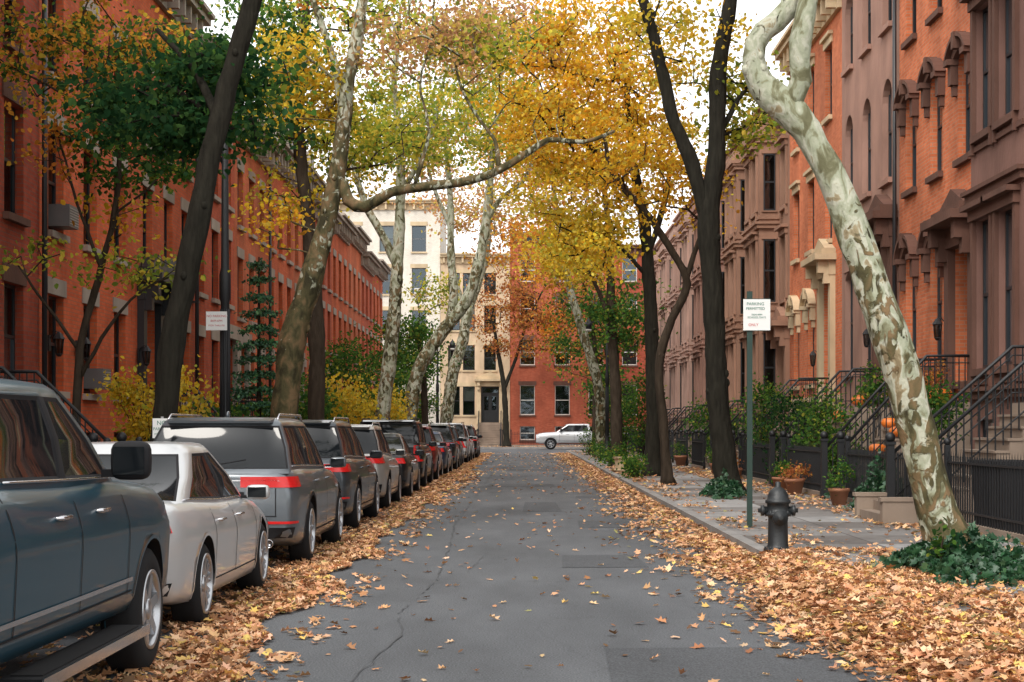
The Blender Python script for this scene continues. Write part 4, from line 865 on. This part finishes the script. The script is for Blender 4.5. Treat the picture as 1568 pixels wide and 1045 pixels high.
    def ribbon(pts_,mat,wd,vertical=True,off=.004):
        vs=[];fs=[]
        for i,(y,z) in enumerate(pts_):
            if vertical: a=(y-wd/2,z);b2=(y+wd/2,z)
            else: a=(y,z-wd/2);b2=(y,z+wd/2)
            vs+=[(sx(*a)+off,a[0],a[1]),(sx(*b2)+off,b2[0],b2[1])]
            if i: fs.append((2*i-2,2*i-1,2*i+1,2*i))
        t.add(vs,fs,mat); t.add([(-x,y,z) for x,y,z in vs],fs,mat)
    belt=zt(0)-.05
    for dy in sp['doors']: ribbon([(dy,z) for z in np.linspace(zb(dy)+.14,belt+.02,9)],CM['dark'],.014)
    ribbon([(y,zb(0)+.15) for y in np.linspace(yr+R+.1,yf-R-.1,14)],CM['dark'],.012,False)
    if sp.get('clad'): ribbon([(y,zb(0)+.07) for y in np.linspace(yr+R+.03,yf-R-.03,14)],CM['dark'],.14,False,.006)
    if sp.get('chrome'): ribbon([(y,sp['chrome']) for y in np.linspace(yr+R+.12,yf-R-.12,14)],CM['chrome'],.026,False,.008)
    for s_ in (1,-1):
        pl=[]
        for y in np.linspace(RY(.09)+.2,FY(.09)-.16,14):
            w_,_=pt('a',y,.09); bz=zt(max(-h+.1,min(h-.1,y)))-.035; pl.append(((w_+.004)*s_,y,bz+(Ht-bz)*.085))
        t.tube(pl,.009,5,CM['chrome'] if sp.get('cline',True) else CM['dark'])
    for yy in (yr,yf):
        vs=[];fs=[]
        for k in range(21):
            a=math.pi*(-.08+1.16*k/20)
            for rr in (R+.045,R+.09 if sp.get('clad') else R+.07):
                y=yy+rr*math.cos(a); z=max(.2,R+.01+rr*math.sin(a)); z=min(z,zt(y)-.04); vs.append((sx(y,z)+.007,y,z))
            if k: fs.append((2*k-2,2*k-1,2*k+1,2*k))
        mt=CM['dark'] if sp.get('clad') else dummy
        t.add(vs,fs,mt,True); t.add([(-x,y,z) for x,y,z in vs],fs,mt,True)
    for hy in sp['handles']:
        hz=sp['hz']
        for s_ in (1,-1):
            x=sx(hy,hz)*s_; t.tube([(x-.005*s_,hy-.1,hz),(x+.03*s_,hy-.08,hz+.003),(x+.032*s_,hy+.08,hz+.003),(x-.005*s_,hy+.1,hz)],[.012,.014,.014,.012],6,CM['chrome'] if sp.get('chromeh') else dummy)
    my=sp['mirror']; mz=sp['mz']
    for s_ in (1,-1):
        ms=sp.get('msize',(.11,.06,.07)); x=(Wd*.93+ms[0]*.9)*s_
        t.ell((x,my,mz),ms,dummy if not sp.get('mdark') else CM['dark'],16,10,e=.5)
        xa,xb=sorted(((Wd*.86)*s_,x)); t.box((xa,my-.02,mz-ms[2]*.85),(xb,my+.03,mz-ms[2]*.45),CM['dark'])
        t.box((x-ms[0]*.78,my-ms[1]-.004,mz-ms[2]*.7),(x+ms[0]*.78,my-ms[1]*.9,mz+ms[2]*.7),CM['cglass'])
    def wrap(x0,yend,z0,z1,mat,back=True,off=.01,seg_=8):
        ye=-h if back else h; sgn=-1 if back else 1
        for s_ in (1,-1):
            P2=[]
            for z in (z0,z1):
                row=[(x0,ye+sgn*off),(x0*.4+sx(ye,z)*.6,ye+sgn*off)]
                for k in range(seg_+1):
                    y=ye+(yend-ye)*k/seg_; row.append((sx(y,z)+off,y+sgn*off*(1-k/seg_)))
                P2.append([(x*s_,y,z) for x,y in row])
            nrow=len(P2[0]); t.add(P2[0]+P2[1],[(k,k+1,nrow+k+1,nrow+k) for k in range(nrow-1)],mat,True)
    for (a,b2,z0,z1,mn) in sp['rear']: wrap(a,-h+b2,z0,z1,CM[mn])
    for (a,b2,z0,z1,mn) in sp['front']: wrap(a,h-b2,z0,z1,CM[mn],False)
    t.box((-.34,-h-.012,sp['plz']-.03),(.34,-h-.002,sp['plz']+.2),CM['dark'])
    t.box((-.16,-h-.022,sp['plz']),(.16,-h-.0125,sp['plz']+.15),CM['plate'])
    if sp.get('clad'):
        t.box((-.72*Wd,-h-.004,.60),(.72*Wd,-h-.001,.612),CM['dark'])
        for s_ in (1,-1): t.box((.71*Wd*s_-.006,-h-.004,.612),(.71*Wd*s_+.006,-h-.001,.92),CM['dark'])
    t.box((-.5,h-.01,.5),(.5,h+.012,sp.get('gz',.72)),CM['dark'])
    for k in range(4): t.box((-.48,h+.0125,.53+k*.05),(.48,h+.02,.545+k*.05),CM['chrome'])
    if sp.get('rails'):
        for s_ in (1,-1):
            xr=wt*.92*s_; pts_=[(xr,G['t0']+.12,H-.03),(xr,G['t0']+.25,H+.03),(xr,G['t1']-.25,H+.03),(xr,G['t1']-.1,H-.04)]
            t.tube(pts_,.014,6,CM['chrome'] if sp['rails']==1 else CM['dark'])
        t.add([(-wt*.9,G['t0']+.15,H-.005),(wt*.9,G['t0']+.15,H-.005),(wt*.86,G['t0']-.14,H-.045),(-wt*.86,G['t0']-.14,H-.045),(-wt*.9,G['t0']+.1,H-.07),(wt*.9,G['t0']+.1,H-.07),(wt*.86,G['t0']-.13,H-.07),(-wt*.86,G['t0']-.13,H-.07)],[(0,1,2,3),(7,6,5,4),(2,1,5,6),(0,3,7,4),(3,2,6,7)],dummy)
        t.tube([(0,RY(0)-.06,zt(-h+.1)+.06),(.35,RY(.15)-.05,zt(-h+.1)+.12)],.008,5,CM['dark'])
        t.ell((0,G['t1']*.2+G['t0']*.8,H+.03),(.02,.07,.045),dummy,8,6)
    for xx in (-.62,.62):
        if not sp.get('bed'): t.lathe([(.045,0),(.05,-.04),(.04,-.04),(.035,0)],(xx,-h+.02,.3),CM['chrome'],12,axis='y')
    if sp.get('board'):
        for s_ in (1,-1):
            x0=(Wd-.12)*s_;x1=(Wd+.1)*s_
            t.box((min(x0,x1),sp['board'][0],.33),(max(x0,x1),sp['board'][1],.38),CM['dark']); x2=x1+.012*s_
            t.box((min(x1,x2),sp['board'][0]-.02,.325),(max(x1,x2),sp['board'][1]+.02,.385),CM['chrome'])
            t.box((min(x0,x1)+.03,sp['board'][0]+.1,.3805),(max(x0,x1)-.03,sp['board'][1]-.1,.388),CM['tire'])
    trim=t.mesh('trim')
    wv=MB(); rim=CM['rim'] if not sp.get('drim') else CM['rimD']
    Rr=R*sp.get('rr',.68)
    for yy in (yr,yf):
        for s_ in (1,-1):
            xo=(Wd-.02)*s_; cen=(xo,yy,R)
            d=lambda a:-a*s_
            wv.lathe([(Rr-.01,d(.03)),(Rr,d(.0)),(Rr+.02,d(-.012)),(R-.05,d(-.004)),(R-.012,d(.02)),(R,d(.05)),(R,d(.19)),(R-.02,d(.225)),(Rr,d(.24))],cen,CM['tire'],40,axis='x',cap=False)
            wv.lathe([(Rr-.018,d(.03)),(Rr-.03,d(.14)),(.03,d(.145))],cen,CM['dark'],30,axis='x',cap=False)
            wv.lathe([(Rr+.006,d(.012)),(Rr+.006,d(-.014)),(Rr-.004,d(-.018)),(Rr-.02,d(-.010)),(Rr-.022,d(.05))],cen,rim,40,axis='x',cap=False)
            wv.lathe([(R*.45,d(.1)),(R*.45,d(.09)),(.06,d(.088))],cen,CM['rimD'],24,axis='x',cap=False)
            wv.lathe([(.075,d(.06)),(.07,d(.004)),(.03,d(-.004)),(.004,d(-.005))],cen,rim,16,axis='x')
            ns=sp.get('spokes',10)
            for k in range(ns):
                a=2*math.pi*(k+.25)/ns; w0,w1=sp.get('sw',(.028,.016))
                for (sa_off) in ((0,) if not sp.get('split') else (-.13,.13)):
                    def q(r,tn,xx,ang): return (xo-xx*s_,yy+r*math.cos(ang)-tn*math.sin(ang),R+r*math.sin(ang)+tn*math.cos(ang))
                    r0,r1=.045,Rr-.008; a1=a+sa_off
                    v=[q(r0,-w0,.012,a),q(r0,w0,.012,a),q(r1,w1,.0,a1),q(r1,-w1,.0,a1),q(r0,-w0,.055,a),q(r0,w0,.055,a),q(r1,w1,.04,a1),q(r1,-w1,.04,a1)]
                    wv.add(v,[(0,1,2,3),(7,6,5,4),(0,3,7,4),(1,5,6,2),(2,6,7,3)],rim)
    wm=wv.mesh('wheels')
    return {'body':body,'cabin':cm,'trim':trim,'wheels':wm}
def place_car(parts,name,x,y,mat,rot=0):
    e=empty(name,(x,y,0)); e.rotation_euler=(0,0,rot)
    for k,me in parts.items():
        o=D.objects.new(k,me); scene.collection.objects.link(o); o.parent=e
        if k!='wheels': o.material_slots[0].link='OBJECT'; o.material_slots[0].material=mat
    return e
PICK=dict(L=5.8,W=1.02,H=1.87,R=.41,yr=-1.8,yf=1.85,bed=-1.15,crown=.02,
  top=[(-2.9,1.22),(-2.85,1.28),(-1.1,1.30),(-1.0,1.32),(1.2,1.28),(1.5,1.27),(2.3,1.22),(2.75,1.14),(2.9,1.0)],
  bot=[(-2.9,.55),(-2.7,.45),(2.6,.42),(2.9,.5)],
  plan=[(-2.9,.96),(-2.85,.985),(0,1.),(2.0,1.),(2.5,.97),(2.75,.92),(2.9,.85)],
  cab=dict(b0=-1.05,t0=-.95,t1=.62,b1=1.5,wb=.90,wt=.76),yB=.14,dp=.14,doors=[-1.02,.14,1.22],handles=[-.2,.62],hz=1.12,mirror=1.1,mz=1.40,msize=(.12,.07,.12),mdark=True,
  clad=False,chrome=.66,chromeh=True,rear=[(.78,.12,.85,1.2,'red')],front=[(.5,.25,.85,1.08,'clear')],plz=.6,gz=1.05,board=(-.95,1.25),spokes=6,sw=(.045,.03),rr=.62)
SED=dict(L=4.87,W=.925,H=1.47,R=.335,yr=-1.45,yf=1.4,
  top=[(-2.435,.86),(-2.38,.98),(-2.2,1.02),(-1.6,1.02),(-.5,.97),(.9,.94),(1.3,.90),(2.1,.76),(2.35,.66),(2.435,.56)],
  bot=[(-2.435,.38),(-2.3,.26),(-1.8,.2),(2.,.18),(2.35,.2),(2.435,.3)],
  cab=dict(b0=-2.02,t0=-1.0,t1=.25,b1=1.2,wb=.88,wt=.66),yB=-.12,yC=None,dp=.42,doors=[-1.05,-.12,.95],handles=[-.78,.12],hz=.82,mirror=.78,mz=.99,chromeh=True,
  chrome=None,rear=[(.35,.10,.80,.92,'red'),(.2,.1,.32,.42,'dark')],front=[(.5,.5,.56,.68,'clear')],plz=.5,gz=.62,spokes=10,split=True,sw=(.014,.010),rr=.72)
SUV=dict(L=5.0,W=.975,H=1.72,R=.375,yr=-1.45,yf=1.55,
  top=[(-2.5,1.02),(-2.44,1.12),(-2.3,1.15),(-1.5,1.14),(0,1.10),(1.0,1.07),(1.4,1.03),(2.1,.94),(2.4,.82),(2.5,.68)],
  plan=[(-2.5,.84),(-2.46,.90),(-2.3,.955),(-1.7,.995),(0,1.),(1.4,.99),(2.,.95),(2.3,.86),(2.45,.74),(2.5,.62)],
  cab=dict(b0=-2.44,t0=-2.05,t1=.22,b1=1.2,wb=.89,wt=.70),yB=-.02,yC=-1.08,dp=.2,doors=[-1.12,-.02,1.0],handles=[-.88,.2],hz=.96,mirror=.88,mz=1.14,
  rails=1,clad=True,rear=[(.30,.34,.93,1.05,'red'),(.0,.0001,1.0,1.012,'chrome'),(.0,.12,.36,.48,'dark'),(.45,.2,.52,.55,'red')],front=[(.5,.5,.7,.86,'clear')],plz=.68,gz=.8,spokes=10,sw=(.02,.014),rr=.7)
CUV=dict(SUV); CUV.update(L=4.5,W=.92,H=1.66,R=.345,yr=-1.3,yf=1.33,
  top=[(-2.25,.98),(-2.2,1.08),(-2.05,1.12),(-1.3,1.10),(0,1.04),(.9,1.0),(1.3,.96),(1.9,.86),(2.15,.76),(2.25,.62)],
  plan=[(-2.25,.80),(-2.2,.88),(-2.05,.95),(-1.5,.99),(0,1.),(1.2,.99),(1.8,.94),(2.1,.84),(2.2,.72),(2.25,.6)],
  cab=dict(b0=-2.18,t0=-1.72,t1=.2,b1=1.12,wb=.89,wt=.70),yC=-1.0,doors=[-1.03,-.05,.92],yB=-.05,handles=[-.8,.15],mirror=.8,mz=1.08,
  rear=[(.5,.38,.92,1.06,'red'),(.0,.12,.36,.52,'dark')],plz=.75,spokes=5,split=True)
BOX=dict(SUV); BOX.update(L=4.8,W=.96,H=1.8,R=.375,yr=-1.4,yf=1.45,
  top=[(-2.4,1.08),(-2.37,1.16),(-2.2,1.18),(0,1.15),(1.0,1.12),(1.4,1.1),(2.1,1.03),(2.33,.92),(2.4,.75)],
  plan=[(-2.4,.90),(-2.36,.94),(-2.2,.975),(-1.6,1.),(0,1.),(1.4,.99),(2.,.96),(2.25,.88),(2.35,.8),(2.4,.7)],
  cab=dict(b0=-2.36,t0=-2.2,t1=.3,b1=1.1,wb=.9,wt=.78),doors=[-1.08,-.02,.98],handles=[-.85,.2],rails=2,drim=True,
  rear=[(.68,.16,.72,1.14,'red'),(.0,.12,.4,.55,'dark')],plz=.75)
pk=build_car(PICK); sd=build_car(SED); sv=build_car(SUV); cv=build_car(CUV); bx=build_car(BOX)
pc={n_:paint('paint_'+n_,c_,mm) for n_,c_,mm in [('silver',(.52,.53,.54),.4),('grey',(.13,.148,.165),.5),('dkgrey',(.055,.064,.074),.5),('lsilver',(.42,.41,.39),.5),('black',(.009,.010,.012),.2),('red',(.20,.02,.02),.3),('white',(.68,.69,.69),.0),('blue',(.03,.05,.10),.4)]}
pc['teal']=paint('paint_teal',(.006,.040,.062),0.,.3,.3)
place_car(pk,'pickup_truck',-3.44,8.85,pc['teal'])
for d_,y,x,c_ in [(sd,14.7,-3.47,'silver'),(sv,20.75,-3.45,'grey'),(sv,27.1,-3.52,'dkgrey'),(cv,33.2,-3.5,'lsilver'),(sd,38.8,-3.45,'black'),(bx,44.8,-3.5,'black'),(cv,50.6,-3.45,'red'),(sd,56.2,-3.4,'blue'),(sv,62.2,-3.4,'black'),(cv,68.,-3.4,'dkgrey'),(bx,73.8,-3.35,'silver'),(cv,79.4,-3.3,'white'),(sv,85.2,-3.25,'black'),(cv,91,-3.3,'red')]:
    place_car(d_,'parked_car',x,y,pc[c_],math.radians(rnd.uniform(-.6,.6)))
place_car(pk,'pickup_truck',3.9,119.5,pc['silver'],math.radians(90))
# ------------------------------------------------------------------ street furniture
def hydrant(x,y):
    e=empty('fire_hydrant',(0,0,0)); g=MB(); z=SW; m=P('hydrant_paint',(.018,.021,.023),.45,bump=.2,bs=50)
    g.lathe([(.17,0),(.17,.05),(.13,.06),(.125,.09),(.12,.10),(.115,.42),(.12,.43),(.155,.44),(.155,.475),(.135,.48),(.125,.52),(.13,.58),(.15,.59),(.15,.62),(.13,.63),(.12,.69),(.09,.74),(.05,.77),(.035,.78),(.035,.83),(.02,.84)],(x,y,z),m,24)
    g.obj('barrel',e); n=MB()
    for s_ in (-1,1):
        n.lathe([(.05,.08*s_),(.05,.16*s_),(.065,.165*s_),(.065,.2*s_),(.03,.205*s_),(.025,.235*s_),(.02,.236*s_)],(x,y,z+.5),m,14,axis='x')
    n.lathe([(.07,-.08),(.07,-.15),(.09,-.155),(.09,-.20),(.035,-.205),(.03,-.24),(.02,-.241)],(x,y,z+.42),m,16,axis='y')
    for k in range(8):
        a=k*math.pi/4; n.lathe([(.012,.43),(.012,.50)],(x+.142*math.cos(a),y+.142*math.sin(a),z),m,6); n.lathe([(.012,.05),(.012,.075)],(x+.15*math.cos(a),y+.15*math.sin(a),z),m,6)
    n.obj('nozzles',e)
hydrant(3.02,19.3)
def text(s,x,y,z,size,mat,parent):
    c=D.curves.new('lettering','FONT'); c.body=s; c.size=size; c.align_x='CENTER'; c.align_y='CENTER'; c.extrude=.0008; c.materials.append(mat)
    o=D.objects.new('lettering',c); scene.collection.objects.link(o); o.location=(x,y,z); o.rotation_euler=(math.pi/2,0,0); o.parent=parent
def plate(g,x,y,z,w_,h_,mat):
    g.box((x-w_/2,y-.002,z-h_/2),(x+w_/2,y+.002,z+h_/2),mat)
e=empty('parking_sign'); g=MB(); g.box((3.33,24.2,SW),(3.41,24.24,3.62),M['green'])
for k in range(30): g.box((3.364,24.197,SW+.3+k*.11),(3.376,24.1995,SW+.32+k*.11),M['frameK'])
plate(g,3.47,24.18,3.27,.40,.46,M['signW']); g.box((3.27,24.183,3.03),(3.67,24.188,3.51),M['green']); g.obj('post_and_plate',e)
text('PARKING',3.45,24.174,3.43,.062,M['signG'],e);text('PERMITTED',3.45,24.174,3.36,.055,M['signG'],e);text('ONLY',3.42,24.174,3.12,.055,M['signR'],e);text('7AM-4PM\nSCHOOL DAYS',3.47,24.174,3.25,.04,M['signG'],e)
e=empty('no_parking_sign'); g=MB(); g.tube([(-4.92,22.3,SW),(-4.92,22.3,1.75)],.02,8,M['alu']); plate(g,-4.92,22.27,1.59,.25,.27,M['signW']); g.obj('post_and_plate',e)
text('NO',-4.92,22.265,1.66,.085,M['signG'],e);text('PARKING',-4.92,22.265,1.58,.056,M['signG'],e);text('WEDNESDAY',-4.92,22.265,1.51,.034,M['signG'],e)
def lamp(x,y,h,arm=0):
    e=empty('street_lamp'); g=MB(); m=M['iron']
    g.lathe([(.2,0),(.2,.25),(.16,.3),(.14,.7),(.11,.8),(.085,1.),(.075,h*.55),(.10,h*.56),(.10,h*.62),(.07,h*.64),(.055,h),(.03,h+.05)],(x,y,SW),m,16)
    for k in range(12):
        a=k*math.pi/6; g.tube([(x+.085*math.cos(a),y+.085*math.sin(a),1.2),(x+.075*math.cos(a),y+.075*math.sin(a),h*.55)],.012,4,m)
    if arm:
        g.tube([(x,y,h*.92),(x+arm*.5,y,h+.25),(x+arm,y,h+.15)],.03,8,m); c=(x+arm,y,h-.15)
    else: c=(x,y,h+.2)
    g.lathe([(.05,0),(.13,.02),(.18,.28),(.16,.3),(.1,.42),(.03,.5),(.01,.58)],c,m,12); g.lathe([(.12,-.1),(.15,.0),(.1,.01)],c,M['frameW'],12)
    g.obj('post_and_head',e); return e
e=lamp(-5.1,28,6.6,arm=-.9)
g=MB(); plate(g,-5.22,27.86,3.42,.36,.32,M['signW']); g.box((-5.3,27.864,3.5),(-5.05,27.95,3.53),M['alu']); g.obj('sign_plate',e)
text('NO PARKING',-5.22,27.856,3.50,.056,M['signR'],e); text('8AM-6PM',-5.22,27.856,3.42,.05,M['signR'],e); text('MON THRU FRI',-5.22,27.856,3.34,.04,M['signR'],e)
lamp(4.1,79,6.5,arm=-.9); lamp(-5.1,98,6.5,arm=.9)
def pumpkin(x,y,z,r):
    g=MB(); n=24;k=9; vs=[];fs=[]
    for i in range(k+1):
        t=math.pi*i/k
        for j in range(n):
            a=2*math.pi*j/n; rr=r*(math.sin(t)*.95+.02)*(1+.07*abs(math.cos(4*a))); vs.append((x+rr*math.cos(a),y+rr*math.sin(a),z+r*.8-r*.78*math.cos(t)*(1-.25*(1-math.sin(t)))))
    for i in range(k):
        for j in range(n): fs.append((i*n+j,i*n+(j+1)%n,(i+1)*n+(j+1)%n,(i+1)*n+j))
    g.add(vs,fs,M['orange'],True); g.tube([(x,y,z+r*1.25),(x+.02,y,z+r*1.5),(x+.05,y,z+r*1.62)],[.025,.02,.018],6,M['stem']); g.obj('pumpkin')
def zst(w,top,wout,land=1.):
    n=int(round((top-SW)/.18)); rise=(top-SW)/n; run=(wout-land)/n
    if w<land: return top
    return top-rise*(int((w-land)/run)+1)
for (yc,dy,w_,r,top,wo) in [(33.2,-.6,1.15,.19,2.1,2.7),(33.2,-.55,1.5,.17,2.1,2.7),(33.2,-.6,.7,.2,2.1,2.7),(33.2,-.2,.5,.2,2.1,2.7),(33.2,-.55,1.9,.18,2.1,2.7),(33.2,.6,1.4,.17,2.1,2.7),(25.75,.6,.6,.19,2.0,3.),(25.75,.2,.5,.16,2.0,3.),(40.3,-.5,1.3,.19,2.1,2.7),(40.3,-.55,.8,.2,2.1,2.7)]:
    pumpkin(9-w_,yc+dy,zst(w_,top,wo),r)
g=MB(); g.lathe([(.30,0),(.34,.08),(.27,.12),(.30,.42),(.37,.47),(.37,.52),(.30,.52),(.28,.46)],(3.35,54,SW),M['stCream'],8,smooth=False); g.obj('stone_planter')
shrub('planter_plant',3.35,54,.85,.25,.25,.18,6,'green',60,.08,.12)
g=MB()
for (x,y) in ((6.75,22.3),(6.75,23.1)):
    g.add([(x-.26,y-.28,SW),(x+.26,y-.28,SW),(x+.26,y+.28,SW),(x-.26,y+.28,SW),(x-.31,y-.33,SW+.95),(x+.31,y-.33,SW+.95),(x+.31,y+.33,SW+.95),(x-.31,y+.33,SW+.95)],[(0,3,2,1),(0,1,5,4),(1,2,6,5),(2,3,7,6),(3,0,4,7),(4,5,6,7)],CM['dark']); g.box((x-.34,y-.36,SW+.952),(x+.34,y+.36,SW+1.02),CM['dark'])
g.obj('trash_bin')
g=MB(); g.box((5.5,24.9,SW),(6.0,26.6,SW+.15),M['steps']); g.box((5.72,24.9,SW+.151),(6.0,26.6,SW+.3),M['steps'])
for a_ in (24.7,26.62): g.box((5.45,a_,SW),(6.0,a_+.18,SW+.36),M['steps']); g.box((5.42,a_-.02,SW+.361),(6.0,a_+.2,SW+.42),M['steps'])
g.obj('stone_step')
print('LEAVES',NL,len(A))
